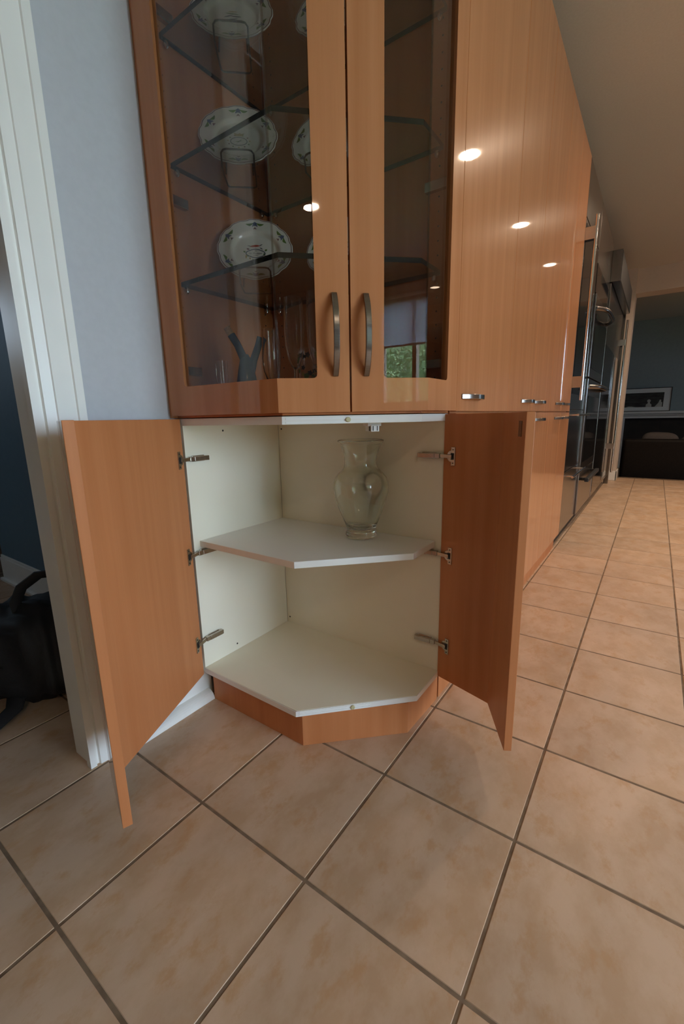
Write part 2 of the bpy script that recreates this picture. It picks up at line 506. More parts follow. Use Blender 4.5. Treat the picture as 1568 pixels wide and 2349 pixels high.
tv, tf = tile_vs(TX - GAP, TY - GAP)
_tm = bpy.data.meshes.new('tile'); _tm.from_pydata(tv, [], tf); _tm.materials.append(M['tile'])
NT = 0
for i in range(-10, 12):
    for j in range(-11, 21):
        cx, cy = (i + 0.5) * TX, (j + 0.5) * TY - 0.003
        if XH - 0.3 < cx < -0.2 and cy > 0.6: continue
        if cx < XH and cy > 0.30: continue
        if cx < XH and cy < -2.6: continue
        vis = False
        for dx, dy in ((0, 0), (-.16, -.16), (.16, -.16), (.16, .16), (-.16, .16)):
            q = project((cx + dx, cy + dy, 0))
            if q and -60 < q[0] < IW + 60 and -60 < q[1] < IH + 120:
                vis = True
        if cx < XH and cx < -2.7: vis = False
        if -0.7 < cx < -0.1 and cy > 0.45: vis = False
        jz = random.uniform(-0.0004, 0.0)
        if vis:
            o = bpy.data.objects.new('tile', _tm); COL.objects.link(o)
            o.parent = floor; o.location = Vector((cx, cy, jz)) - ORG['floor']
            NT += 1
        else:
            far_tiles.add([(v[0] + cx, v[1] + cy, v[2] + jz) for v in tv], tf)
tag(far_tiles.build('tile_field', 'tile', floor), kind='stuff')

# wall behind the cabinets, with the doorway to the hall
struct(wall_with_holes(MB(), 'x', XH, XW, -4.0, 6.9, 0, ZC, [(DOOR_Y0, DOOR_Y1, -1, 2.06)]), 'wall_left', 'paint')
struct(MB().box(-4.0, -4.12, -0.1, 4.2, -4.0, ZC), 'wall_back', 'backwall')
# window wall; patio and living-room openings are added for daylight
wr = wall_with_holes(MB(), 'x', 4.2, 4.34, -4.0, 11.0, -0.3, ZC, [(-2.07, -0.57, 1.06, 2.36), (-0.35, 1.15, 0.05, 2.15), (8.5, 9.3, 1.2, 1.7)])
struct(wr, 'wall_right', 'paint')
struct(MB().box(-4.15, -4.12, ZC, 4.34, 11.0, ZC + 0.1), 'ceiling', 'ceil')
# divider between kitchen and living room: pilaster and header
struct(MB().box(-0.825, 6.56, 0, 0.105, 6.9, ZC), 'wall_end', 'tan')
struct(MB().box(0.105, 6.62, 2.41, 4.2, 6.9, ZC), 'wall_header', 'tan')
bb = MB().box(0.0, 6.546, 0, 0.119, 6.56, 0.13).box(0.105, 6.546, 0, 0.119, 6.9, 0.13)
struct(bb, 'baseboard_end', 'trim', bevel=0.003)
# living room
struct(MB().box(-3.0, 7.0, -0.30, 4.2, 10.6, -0.20), 'floor_living', 'grout')
struct(MB().box(-3.0, 10.5, -0.3, 4.2, 10.62, ZC), 'wall_far', 'livpaint')
struct(MB().box(-3.1, 6.9, -0.3, -3.0, 10.62, ZC), 'wall_living', 'livpaint')
struct(MB().box(-3.0, 6.9, -0.3, -0.825, 7.0, ZC), 'wall_divider', 'livpaint')
struct(MB().box(-0.825, 6.9, -0.3, 4.2, 7.0, -0.003), 'trim_step', 'tan')
# hall
struct(MB().box(-2.66, 0.34, 0, XH, 0.46, ZC), 'wall_hall', 'hallpaint_bluelit')
struct(wall_with_holes(MB(), 'x', -4.12, -4.0, -4.0, 3.0, 0, ZC, [(-1.05, -0.65, 1.5, 2.0)]), 'wall_outer', 'hallpaint_bluelit')
struct(MB().box(-4.0, 2.9, 0, XH, 3.02, ZC), 'wall_rear', 'hallpaint_bluelit')
hb = MB()
hb.box(-2.66, 0.326, 0, XH - 0.02, 0.34, 0.143)
hb.box(-2.66, 0.331, 0.143, XH - 0.02, 0.34, 0.158)
hb.box(-2.66, 0.308, 0, XH - 0.02, 0.326, 0.018)
struct(hb, 'baseboard_hall', 'trim', bevel=0.003)
# baseboard and shoe moulding on the kitchen side
sb = MB().box(XW, 0.002, 0, XW + 0.022, 0.30, 0.14)
struct(sb, 'baseboard_left', 'trim', bevel=0.003)
sh = MB()
prof = [(XW + 0.022, 0.0)] + [(XW + 0.022 + 0.032 * math.cos(a), 0.030 * math.sin(a)) for a in [k * PI / 14 for k in range(8)]]
for k in range(len(prof) - 1):
    pass
_n = len(prof)
shv = [(p[0], 0.002, p[1]) for p in prof] + [(p[0], 0.283, p[1]) for p in prof]
shf = [[i, (i + 1) % _n, _n + (i + 1) % _n, _n + i] for i in range(_n)] + [list(range(_n))[::-1], [_n + i for i in range(_n)]]
sh.add(shv, shf)
struct(sh, 'trim_1', 'trim')
# moulded casing round the doorway
cas = MB()
ys = [DOOR_Y1 + k for k in (-0.008, 0.008, 0.0095, 0.016, 0.018, 0.040, 0.042, 0.084, 0.086, 0.104)]
ds = [0.022, 0.022, 0.015, 0.015, 0.024, 0.026, 0.030, 0.030, 0.035, 0.035]
for k in range(len(ys) - 1):
    d0, d1 = ds[k], ds[k + 1]
    cas.add([(XW, ys[k], 0), (XW + d0, ys[k], 0), (XW + d1, ys[k + 1], 0), (XW, ys[k + 1], 0),
             (XW, ys[k], 2.14), (XW + d0, ys[k], 2.14), (XW + d1, ys[k + 1], 2.14), (XW, ys[k + 1], 2.14)],
            [(1, 2, 6, 5), (0, 1, 5, 4), (2, 3, 7, 6), (4, 5, 6, 7)])
cas.box(XW, DOOR_Y0 - 0.115, 2.05, XW + 0.03, DOOR_Y1, 2.16)
cas.box(XW, DOOR_Y0 - 0.115, 0, XW + 0.03, DOOR_Y0 + 0.006, 2.05)
struct(cas, 'trim_2', 'trim')
jm = MB().box(XH - 0.012, DOOR_Y1 - 0.001, 0, XW + 0.004, DOOR_Y1 + 0.018, 2.06).box(XH - 0.012, DOOR_Y0 - 0.02, 0, XW + 0.004, DOOR_Y0 + 0.001, 2.06).box(XH - 0.012, DOOR_Y0, 2.045, XW + 0.004, DOOR_Y1, 2.065)
struct(jm, 'trim_3', 'trim')


# windows
def window(name, axis_x, y0, y1, z0, z1, nm, fmat, d0, d1):
    fr = MB()
    w = 0.055
    fr.box(d0, y0, z0, d1, y1, z0 + w).box(d0, y0, z1 - w, d1, y1, z1).box(d0, y0, z0, d1, y0 + w, z1).box(d0, y1 - w, z0, d1, y1, z1)
    edges = [y0 + w]
    for k in range(1, nm):
        ym = y0 + (y1 - y0) * k / nm
        fr.box(d0, ym - w / 2, z0, d1, ym + w / 2, z1)
        edges += [ym - w / 2, ym + w / 2]
    edges.append(y1 - w)
    o = struct(fr, name, fmat, bevel=0.004)
    dm = (d0 + d1) / 2
    for k in range(nm):
        MB().box(dm - 0.003, edges[2 * k], z0 + w, dm + 0.003, edges[2 * k + 1], z1 - w).build('pane', 'winglass', o)
    return o


window('window_1', 0, -2.07, -0.57, 1.06, 2.36, 3, 'winwood', 4.20, 4.29)
window('added_window_patio', 0, -0.35, 1.15, 0.05, 2.15, 2, 'winwood', 4.20, 4.29)  # unseen patio door, added to let in low daylight
window('added_window_living', 0, 8.5, 9.3, 1.2, 1.7, 1, 'winwood', 4.20, 4.29)  # unseen window, added to bring blue light into the living room
window('window_4', 0, -1.05, -0.65, 1.5, 2.0, 1, 'trim', -4.09, -4.02)


# ------------------------------------------------------------------ bent panels in plan
def unit(a):
    l = math.hypot(*a)
    return (a[0] / l, a[1] / l)


def lerp(a, b, t):
    return (a[0] + (b[0] - a[0]) * t, a[1] + (b[1] - a[1]) * t)


DT = 0.019
OUT_L = [(-0.672, 0.249), (-0.2462, 0.249), (-0.1242, 0.371)]      # outer face, left leaf
OUT_R = [(-0.1208, 0.3744), (0.016, 0.5112), (0.016, 0.7035)]      # outer face, right leaf
k_ = DT * math.tan(PI / 8)
s2 = DT / math.sqrt(2)
IN_L = [(-0.672, 0.268), (-0.2462 - k_, 0.268), (-0.1242 - s2, 0.371 + s2)]
IN_R = [(-0.1208 - s2, 0.3744 + s2), (-0.003, 0.5112 + k_), (-0.003, 0.7035)]


def bent(outer, inner, z0, z1):
    mb = MB()
    poly = outer + inner[::-1]
    n = len(outer)
    side = [0] * (n - 1) + [1] + [1] * (n - 1) + [1]
    a = sum(poly[i][0] * poly[(i + 1) % len(poly)][1] - poly[(i + 1) % len(poly)][0] * poly[i][1] for i in range(len(poly)))
    mb.cur = 1
    mb.prism(poly, z0, z1, side)
    return mb


def sub_path(outer, inner, seg, t0, t1):
    return [lerp(outer[seg], outer[seg + 1], t0), lerp(outer[seg], outer[seg + 1], t1)], [lerp(inner[seg], inner[seg + 1], t0), lerp(inner[seg], inner[seg + 1], t1)]


def rot2(pts, c, ang, shift):
    ca, sa = math.cos(ang), math.sin(ang)
    return [((p[0] - c[0]) * ca - (p[1] - c[1]) * sa + shift[0], (p[0] - c[0]) * sa + (p[1] - c[1]) * ca + shift[1]) for p in pts]


def bow_handle(center, along, normal, length=0.185, width=0.0135, rise=0.030, name='handle', parent=None):
    """bow pull: a flat bar bent into a shallow arch"""
    A, N = Vector(along).normalized(), Vector(normal).normalized()
    W = A.cross(N)
    mb = MB()
    k = 22
    th = 0.0065
    rows = []
    for i in range(k + 1):
        t = i / k
        s = (t - 0.5) * length
        e = abs(2 * t - 1)
        h = rise * (1 - e ** 2.6)
        th2 = th
        c = Vector(center) + A * s
        hi = h + 0.004
        lo = max(0.0, h - th2) if 0.06 < t < 0.94 else 0.0
        rows.append((c + N * hi - W * width / 2, c + N * hi + W * width / 2, c + N * lo + W * width / 2, c + N * lo - W * width / 2))
    vs = [p for r in rows for p in r]
    fs = []
    for i in range(k):
        for q in range(4):
            q2 = (q + 1) % 4
            fs.append((i * 4 + q, (i + 1) * 4 + q, (i + 1) * 4 + q2, i * 4 + q2))
    fs += [(0, 1, 2, 3), (k * 4 + 3, k * 4 + 2, k * 4 + 1, k * 4)]
    mb.add(vs, fs)
    o = mb.build(name, 'nickel', parent, smooth=True, angle=0.7)
    b = o.modifiers.new('bevel', 'BEVEL'); b.width = 0.0014; b.segments = 2; b.limit_method = 'ANGLE'; b.angle_limit = 0.9
    return o


# ------------------------------------------------------------------ lower corner cabinet
XI, YB = -0.654, 0.677       # inner faces of wall side and partition
F1, F2 = (-0.254, 0.270), (-0.004, 0.520)
plan = [(XI, 0.270), F1, F2, (-0.004, 0.690), (-0.004, YB), (XI, YB)]
plan_full = [(XW, 0.270), F1, F2, (-0.004, 0.695), (XW, 0.695)]
low = thing('corner_cabinet', (-0.35, 0.48, 0), 'beech corner base cabinet standing open with cream interior, under the glass display cabinet', 'cabinet')
MB().box(XW, 0.270, 0.10, XI, YB, 0.929).build('side_panel', 'white', low, bevel=0.001)
MB().box(XI, YB, 0.10, -0.004, 0.695, 0.929).build('back_panel', 'white', low, bevel=0.001)
bp_ = [(XI, 0.268), F1, F2, (-0.004, YB), (XI, YB)]
MB().prism(bp_, 0.100, 0.118).build('bottom_panel', ['white'], low, bevel=0.001)
MB().prism(bp_, 0.909, 0.929).build('top_panel', ['white'], low, bevel=0.001)


def front_band(z0, z1, name, mname, dy=0.0015):
    o = [(XI, 0.268), F1, F2, (-0.004, YB)]
    g = [(XI, 0.268 - dy), (F1[0] + dy * 0.4, F1[1] - 0.002 - dy), (F2[0] + dy, F2[1] - dy * 0.4), (-0.004 + dy, YB)]
    o[1] = (F1[0], 0.268)
    MB().prism(g + o[::-1], z0, z1).build(name, mname, low)


front_band(0.1005, 0.1175, 'edge_band', 'edge')
front_band(0.9095, 0.9285, 'edge_band', 'edge')
# extruded light-grey seal strips on top and bottom edges
for zc in (0.9225, 0.9135, 0.1055, 0.1125):
    c0, c1 = lerp(F1, F2, 0.02), lerp(F1, F2, 0.60)
    dn = (0.7071 * 0.004, -0.7071 * 0.004)
    MB().prism([(c0[0] + dn[0] * .2, c0[1] - .002), (c0[0] + dn[0], c0[1] + dn[1]), (c1[0] + dn[0], c1[1] + dn[1]), c1], zc - 0.002, zc + 0.002).build('seal_strip', 'plastic', low)
shelf_plan = [(XI, 0.293), (-0.2585, 0.293), (-0.024, 0.527), (-0.024, YB - 0.003), (XI, YB - 0.003)]
MB().prism(shelf_plan, 0.532, 0.551).build('shelf', ['edge'], low, bevel=0.0012)
kp = [(XW + 0.054, 0.283), (-0.245, 0.283), (-0.020, 0.497), (-0.012, 0.695), (-0.03, 0.695), (-0.04, 0.505), (-0.255, 0.301), (XW + 0.054, 0.301)]
MB().prism(kp, 0.0, 0.100).build('toe_kick', 'kick', low, bevel=0.001)
# round rubber bumpers and touch latch
cb = lerp(F1, F2, 0.455)
for z in (0.9185, 0.1095):
    mb = MB().lathe([(0.0065, 0), (0.0065, 0.003), (0.005, 0.0042)], 16)
    mb.xf(Matrix.Translation((cb[0] + 0.002, cb[1] - 0.002, z)) @ Matrix.Rotation(PI / 4, 4, 'Z') @ Matrix.Rotation(PI / 2, 4, 'X'))
    mb.build('bumper', 'bumper', low, smooth=True)
lt = MB().box(-0.018, -0.03, 0.9, 0.018, 0.03, 0.909).box(-0.011, -0.036, 0.886, 0.011, 0.03, 0.903)
lt.xf(Matrix.Translation((-0.135, 0.49, 0)) @ Matrix.Rotation(PI / 4, 4, 'Z'))
lo_ = lt.build('touch_latch', 'plastic', low, bevel=0.0015)
ls = MB().box(-0.0065, -0.0368, 0.8885, -0.0045, -0.034, 0.9005).box(0.0045, -0.0368, 0.8885, 0.0065, -0.034, 0.9005).box(-0.0115, -0.03, 0.8875, -0.0105, -0.012, 0.9015)
ls.xf(Matrix.Translation((-0.135, 0.49, 0)) @ Matrix.Rotation(PI / 4, 4, 'Z'))
ls.build('latch_slot', 'black_plastic', lo_)
for p, ax in (((XI, 0.418, 0.890), 'x'), ((XI, 0.411, 0.140), 'x'), ((-0.639, YB, 0.887), 'y'), ((-0.640, YB, 0.140), 'y')):
    mb = MB().lathe([(0.0032, 0), (0.0030, 0.0008)], 10)
    R_ = Matrix.Rotation(PI / 2, 4, 'Y') if ax == 'x' else Matrix.Rotation(PI / 2, 4, 'X')
    mb.xf(Matrix.Translation(p) @ R_)
    mb.build('screw_hole_dot', 'black_plastic', low, smooth=True)  # black discs stand in for the dark of open screw holes

Z0D, Z1D = 0.102, 0.928


def open_leaf(outer, inner, c, ang, shift):
    o2, i2 = rot2(outer, c, ang, shift), rot2(inner, c, ang, shift)
    return o2, i2


def hinge(door, pin, dirv, nrm, z, arm_to, arm_n, s0):
    """cup plate on the door's inner face at distance s0 from its hinge edge, arm reaching to the carcass panel"""
    D, N = Vector((*dirv, 0)), Vector((*nrm, 0))
    Z = Vector((0, 0, 1))
    P = Vector((*pin, z)) + D * s0
    mb = MB()

    def obox(c, a, b, d, la, lb, ld):
        vs = []
        for sz in (-1, 1):
            for sb, sa in ((-1, -1), (-1, 1), (1, 1), (1, -1)):
                vs.append(c + a * sa * la / 2 + b * sb * lb / 2 + d * sz * ld / 2)
        mb.add(vs, [(0, 3, 2, 1), (4, 5, 6, 7), (0, 1, 5, 4), (1, 2, 6, 5), (2, 3, 7, 6), (3, 0, 4, 7)])
    obox(P + D * 0.009 + N * 0.0014, D, Z, N, 0.0135, 0.052, 0.0028)
    # half-round cup rim
    cup = [P + D * 0.003 + N * 0.0013 + (D * -math.cos(a) * 0.0155 + Z * math.sin(a) * 0.0165) for a in [(-PI / 2 + PI * q / 14) for q in range(15)]]
    k = len(mb.v)
    mb.add([c - N * 0.0013 for c in cup] + [c + N * 0.0008 for c in cup], [list(range(15, 30))] + [[q, q + 1, 16 + q, 15 + q] for q in range(14)])
    pl = mb.build('hinge_plate', 'hinge', door, bevel=0.0008)
    mb = MB()
    obox(P + D * 0.007 + N * 0.0034, D, Z, N, 0.009, 0.019, 0.0016)
    for dz in (-0.019, 0.019):
        obox(P + D * 0.009 + N * 0.0032 + Z * dz, D, Z, N, 0.003, 0.003, 0.0012)
    mb.build('hinge_cup', 'black_plastic', door)
    mb = MB()
    A1 = Vector((*arm_to, z)); AN = Vector((*arm_n, 0))
    S = P + D * 0.004 + N * 0.006
    # knuckle link, then straight arm lying on the carcass panel
    adir = Vector((*(1, 0), 0))
    return pl, mb, S, A1, AN, Z, obox


def make_hinges(door, pin, dirv, nrm, arm_a, arm_b, arm_n):
    for z in (0.81, 0.515, 0.22):
        pl, mb, S, A1, AN, Z, obox = hinge(door, pin, dirv, nrm, z, arm_a, arm_n, 0.0255 if dirv[0] > 0.6 else 0.0165)
        a = Vector((*arm_a, z)); b = Vector((*arm_b, z))
        d = (b - a).normalized()
        L = (b - a).length
        obox(a + d * L * 0.56 + AN * 0.0085, d, Z, AN, L * 0.88, 0.0145, 0.013)
        obox(a + d * L * 0.62 + AN * 0.0155, d, Z, AN, L * 0.62, 0.0135, 0.002)
        obox(a + d * L * 0.58 + AN * 0.0022, d, Z, AN, L * 0.56, 0.0185, 0.0044)
        e = a + d * L * 0.14 + AN * 0.009
        dd = (e - S); ll = dd.length; dd.normalize()
        side = Z.cross(dd).normalized()
        obox((e + S) / 2, dd, Z, side, ll + 0.008, 0.0105, 0.006)
        mb.build('hinge_arm', 'hinge', door, bevel=0.0009)


angL = math.radians(-65.0)
oL, iL = open_leaf(OUT_L, IN_L, IN_L[0], angL, (-0.647, 0.258))
dl = bent(oL, iL, Z0D, Z1D).build('door', ['wood', 'wood_in'], low, bevel=0.0012)
tag(dl, 'bent beech door swung open against the door casing')
dirL = unit((iL[1][0] - iL[0][0], iL[1][1] - iL[0][1]))
make_hinges(dl, iL[0], dirL, (-dirL[1], dirL[0]), (XI, 0.268), (XI, 0.345), (1, 0))

angR = math.radians(74.0)
cR = IN_R[2]
oR, iR = open_leaf(OUT_R, IN_R, cR, angR, (-0.004, 0.672))
dr = bent(oR, iR, Z0D, Z1D).build('door', ['wood', 'wood_in'], low, bevel=0.0012)
tag(dr, 'bent beech door swung open in front of the tall cabinets')
dirR = unit((iR[1][0] - iR[2][0], iR[1][1] - iR[2][1]))
make_hinges(dr, iR[2], dirR, (dirR[1], -dirR[0]), (-0.004, YB), (-0.083, YB), (0, -1))
q = Vector((*iR[2], 0)) + Vector((*dirR, 0)) * 0.16
nR = Vector((dirR[1], -dirR[0], 0))
flap = unit((iR[0][0] - iR[1][0], iR[0][1] - iR[1][1]))
fn = Vector((flap[1], -flap[0], 0))
fc = Vector((*iR[1], 0)) + Vector((*flap, 0)) * 0.150
mb = MB()
for c, a, n, la, lz, d, z in ((fc, Vector((*flap, 0)), fn, 0.022, 0.034, 0.0016, 0.892),):
    vs = []
    for sz in (0, 1):
        for sb, sa in ((-1, -1), (-1, 1), (1, 1), (1, -1)):
            vs.append(c + a * sa * la / 2 + Vector((0, 0, z + sb * lz / 2)) + n * d * sz)
    mb.add(vs, [(0, 3, 2, 1), (4, 5, 6, 7), (0, 1, 5, 4), (1, 2, 6, 5), (2, 3, 7, 6), (3, 0, 4, 7)])
mb.build('strike_plate', 'nickel', dr)

# ------------------------------------------------------------------ upper display cabinet
ZU0, ZU1 = 0.937, 2.395
up = thing('display_cabinet', (-0.35, 0.48, 0.931), 'tall beech display cabinet with bent glass doors above the open corner cabinet', 'cabinet')
MB().box(XW, 0.256, 0.931, XI - 0.019, 0.30, 2.40).build('filler_strip', 'wood', up, bevel=0.001)
MB().box(XI - 0.019, 0.270, 0.931, XI, YB, 2.40).build('side_panel', 'wood_in', up, bevel=0.001)
MB().box(XI, YB, 0.931, -0.004, 0.695, 2.40).build('back_panel', 'wood_in', up, bevel=0.001)
MB().prism(bp_, 0.931, 0.955).build('bottom_panel', 'wood_in', up, bevel=0.001)
MB().prism(bp_, 2.375, 2.40).build('top_panel', 'wood_in', up, bevel=0.001)
ZG0 = 1.016
ZG1 = 2.31


def seg_prism(mb, outer, inner, seg, t0, t1, z0, z1):
    o, i = sub_path(outer, inner, seg, t0, t1)
    mb.prism(o + i[::-1], z0, z1)


def seglen(p, s):
    return math.hypot(p[s + 1][0] - p[s][0], p[s + 1][1] - p[s][1])


def glass_leaf(outer, inner, first_stile, last_stile, label):
    poly = outer + inner[::-1]
    mb = MB()
    mb.prism(poly, ZU0, ZG0)
    mb.prism(poly, ZG1, ZU1)
    t = first_stile / seglen(outer, 0)
    seg_prism(mb, outer, inner, 0, 0.0, t, ZG0, ZG1)
    t2 = 1 - last_stile / seglen(outer, 1)
    seg_prism(mb, outer, inner, 1, t2, 1.0, ZG0, ZG1)
    # fillets in the lower corners of the glazed opening
    for s, tt, sg in ((0, t, 1), (1, t2, -1)):
        r = 0.010
        L = seglen(outer, s)
        for k in range(5):
            w = r * (1 - math.sin((k + 0.5) / 5 * PI / 2))
            h0, h1 = ZG0 + r * (1 - math.cos(k / 5 * PI / 2)), ZG0 + r * (1 - math.cos((k + 1) / 5 * PI / 2))
            ww = w / L
            a, b = (tt, tt + ww) if sg > 0 else (tt - ww, tt)
            seg_prism(mb, outer, inner, s, a, b, h0, h1)
    d = mb.build('door', ['wood'], up, bevel=0.0)
    tag(d, label)
    # bent glazing: two flats meeting at the bend
    mo = [lerp(outer[i], inner[i], 0.42) for i in range(3)]
    mi = [lerp(outer[i], inner[i], 0.64) for i in range(3)]
    for s, a, b in ((0, t, 1.0), (1, 0.0, t2)):
        o, i = sub_path(mo, mi, s, a, b)
        e = 0.0006
        MB().prism(o + i[::-1], ZG0 + e, ZG1 - e).build('glass_pane', 'pane', d)
    c = lerp(mo[1], mi[1], 0.5)
    MB().tube([(c[0], c[1], ZG0), (c[0], c[1], ZG1)], 0.0028, 8).build('pane_seam', 'pane', d, smooth=True)
    return d


dUL = glass_leaf(OUT_L, IN_L, 0.074, 0.078, 'bent glazed beech door over the plates')
dUR = glass_leaf(OUT_R, IN_R, 0.080, 0.072, 'narrow bent glazed beech door beside the tall cabinets')
nC = (math.sqrt(.5), -math.sqrt(.5), 0)
hl = lerp(OUT_L[1], OUT_L[2], 1 - 0.034 / seglen(OUT_L, 1))
hr = lerp(OUT_R[0], OUT_R[1], 0.036 / seglen(OUT_R, 0))
bow_handle((hl[0], hl[1], 1.112), (0, 0, 1), nC, parent=dUL)
bow_handle((hr[0], hr[1], 1.112), (0, 0, 1), nC, parent=dUR)
# hinge arms seen through the glass
for z in (1.065, 1.508, 1.93):
    MB().box(XI, 0.272, z - 0.012, XI + 0.016, 0.345, z + 0.012).build('hinge_arm', 'hinge', up, bevel=0.002)
    MB().box(-0.075, YB - 0.016, z - 0.012, -0.006, YB, z + 0.012).build('hinge_arm', 'hinge', up, bevel=0.002)
SHZ = (1.296, 1.590, 1.880)
gp = [(XI + 0.002, 0.308), (-0.288, 0.308), (-0.030, 0.566), (-0.030, YB - 0.002), (XI + 0.002, YB - 0.002)]
gp[2] = (-0.030, 0.556)
gp[1] = (-0.280, 0.308)
for z in SHZ:
    mb = MB()
    mb.prism(gp, z - 0.002, z + 0.010, [1, 1, 1, 1, 1])
    mb.build('glass_shelf', ['shelf_glass', 'shelf_edge'], up)
    for (px, py), ax in (((XI, 0.322), 'x'), ((XI, 0.640), 'x'), ((-0.612, YB), 'y'), ((-0.045, YB), 'y')):
        m2 = MB().lathe([(0.0055, 0), (0.0055, 0.010), (0.004, 0.012)], 12)
        R_ = Matrix.Rotation(PI / 2, 4, 'Y') if ax == 'x' else Matrix.Rotation(PI / 2, 4, 'X')
        m2.xf(Matrix.Translation((px, py, z - 0.007)) @ R_)
        m2.lathe([(0.002, 0), (0.0065, 0.004), (0.0072, 0.010), (0.0055, 0.016), (0.001, 0.019)], 12, (px + (0.008 if ax == 'x' else 0), py - (0.008 if ax == 'y' else 0), z - 0.0195))
        m2.build('shelf_peg', 'chrome', up, smooth=True)
ph = MB()
for k in range(36):
    z = 1.03 + 0.035 * k
    for (px, py), ax in (((XI, 0.307), 'x'), ((XI, 0.640), 'x'), ((-0.612, YB), 'y'), ((-0.040, YB), 'y')):
        s0 = len(ph.v)
        ph.lathe([(0.0026, 0), (0.0024, 0.0006)], 8)
        R_ = Matrix.Rotation(PI / 2, 4, 'Y') if ax == 'x' else Matrix.Rotation(PI / 2, 4, 'X')
        ph.xf(Matrix.Translation((px, py, z)) @ R_, s0)
tag(ph.build('peg_hole_dots', 'dark', up), kind='stuff')  # dark discs on the panels stand in for shade inside drilled holes


# ------------------------------------------------------------------ tall cabinets along the wall
def tall_cabinet(ys, ylo, label, handles_up, handles_lo):
    y0, y1 = ys[0], ys[-1]
    t = thing('tall_cabinet', (-0.33, (y0 + y1) / 2, 0), label, 'cabinet', 'tall beech cabinets along the wall')
    MB().box(XW + 0.03, y0 + 0.0005, 0.10, -0.004, y1 - 0.0005, 2.40).build('body', 'wood_in', t)
    MB().box(-0.03, y0, 0.0, -0.012, y1, 0.10).build('toe_kick', 'kick', t, bevel=0.001)
    g = 0.0014
    for k in range(len(ys) - 1):
        a, b = ys[k] + g, ys[k + 1] - g
        for z0, z1, hs, zh in ((0.102, 0.930, handles_lo, 0.897), (0.9355, 2.396, handles_up, 0.977)):
            d = MB().box(-0.003, a, z0, 0.016, b, z1).build('door', 'wood', t, bevel=0.0014)
            if hs[k] is not None:
                bow_handle((0.016, hs[k], zh), (0, 1, 0), (1, 0, 0), length=0.165, width=0.0145, parent=d)
    return t


tall_cabinet([0.7055, 1.240], 0, 'tall single-door beech cabinet next to the glass display cabinet', [0.825], [0.825])
tall_cabinet([1.240, 1.650, 2.060], 0, 'tall double-door beech cabinet in the middle of the run', [1.525, 1.765], [1.525, 1.79])
tall_cabinet([2.060, 2.410, 2.735], 0, 'tall double-door beech cabinet against the steel refrigerator', [2.295, 2.515], [2.295, 2.515])

# ------------------------------------------------------------------ appliances
XFc = 0.016


def rod(mb, p, q, r, n=12):
    return mb.tube([p, q], r, n)


fr = thing('refrigerator', (-0.33, 3.08, 0), 'stainless refrigerator with dark glass door and bar handles beside beech cabinets', 'refrigerator')
MB().box(XW + 0.03, 2.737, 0.10, -0.002, 3.42, 2.40).build('body', 'steel', fr)
MB().box(-0.06, 2.737, 0.0, -0.03, 3.42, 0.10).build('kick_plate', 'black_plastic', fr)
MB().box(-0.002, 2.740, 2.085, XFc, 3.417, 2.395).build('top_grille', 'steel', fr, bevel=0.002)
d = MB().box(-0.002, 2.740, 0.948, XFc, 3.417, 2.078).build('door', 'steel', fr, bevel=0.002)
MB().box(XFc, 2.765, 1.05, XFc + 0.002, 3.40, 2.055).build('glass_panel', 'black_glass', d)
mb = MB()
rod(mb, (0.072, 2.700 + 0.055, 1.005), (0.072, 2.700 + 0.055, 2.085), 0.0105)
for z in (1.12, 1.985):
    mb.box(XFc, 2.735, z - 0.035, 0.072, 2.775, z + 0.035)
mb.build('bar_handle', 'chrome', d, smooth=True)
for z0, z1, zh in ((0.535, 0.942, 0.912), (0.105, 0.529, 0.500)):
    d = MB().box(-0.002, 2.740, z0, XFc, 3.417, z1).build('drawer', 'steel', fr, bevel=0.002)
    mb = MB()
    rod(mb, (0.066, 2.755, zh), (0.066, 3.40, zh), 0.008)
    rod(mb, (XFc, 2.80, zh), (0.066, 2.80, zh), 0.006)
    rod(mb, (XFc, 3.35, zh), (0.066, 3.35, zh), 0.006)
    mb.build('bar_handle', 'chrome', d, smooth=True)

ov = thing('wall_oven', (-0.33, 3.9, 0), 'built-in double wall oven with black glass doors and bowed handles', 'oven')
MB().box(XW + 0.03, 3.425, 0.10, -0.002, 4.37, 2.40).build('body', 'steel', ov)
MB().box(-0.06, 3.425, 0.0, -0.03, 4.37, 0.10).build('kick_plate', 'black_plastic', ov)
MB().box(-0.002, 3.428, 2.0, XFc, 4.367, 2.395).build('top_panel', 'steel', ov, bevel=0.002)
cp = MB().box(-0.002, 3.428, 1.80, XFc + 0.004, 4.367, 1.995).build('control_panel', 'black_glass', ov, bevel=0.002)


def oven_handle(z, parent, rise=0.075):
    mb = MB()
    pts = []
    for k in range(17):
        t = k / 16
        y = 3.50 + t * 0.80
        e = abs(2 * t - 1)
        pts.append((XFc + 0.006 + rise * (1 - e ** 4), y, z))
    mb.tube(pts, 0.017, 12)
    mb.build('oven_handle', 'steel', parent, smooth=True)


for z0, z1, zh in ((1.195, 1.79, 1.70), (0.46, 1.185, 1.125)):
    d = MB().box(-0.002, 3.428, z0, XFc + 0.014, 4.367, z1).build('oven_door', 'steel', ov, bevel=0.004)
    MB().box(XFc + 0.014, 3.50, z0 + 0.07, XFc + 0.0165, 4.30, z1 - 0.13).build('oven_window', 'black_glass', d)
    oven_handle(zh, d)
d = MB().box(-0.002, 3.428, 0.105, XFc + 0.012, 4.367, 0.45).build('warming_drawer', 'steel', ov, bevel=0.004)
mb = MB()
mb.box(XFc + 0.012, 3.55, 0.375, 0.085, 3.575, 0.40).box(XFc + 0.012, 4.24, 0.375, 0.085, 4.265, 0.40).box(0.06, 3.50, 0.372, 0.09, 4.31, 0.402)
mb.build('drawer_handle', 'black_plastic', d, bevel=0.004)

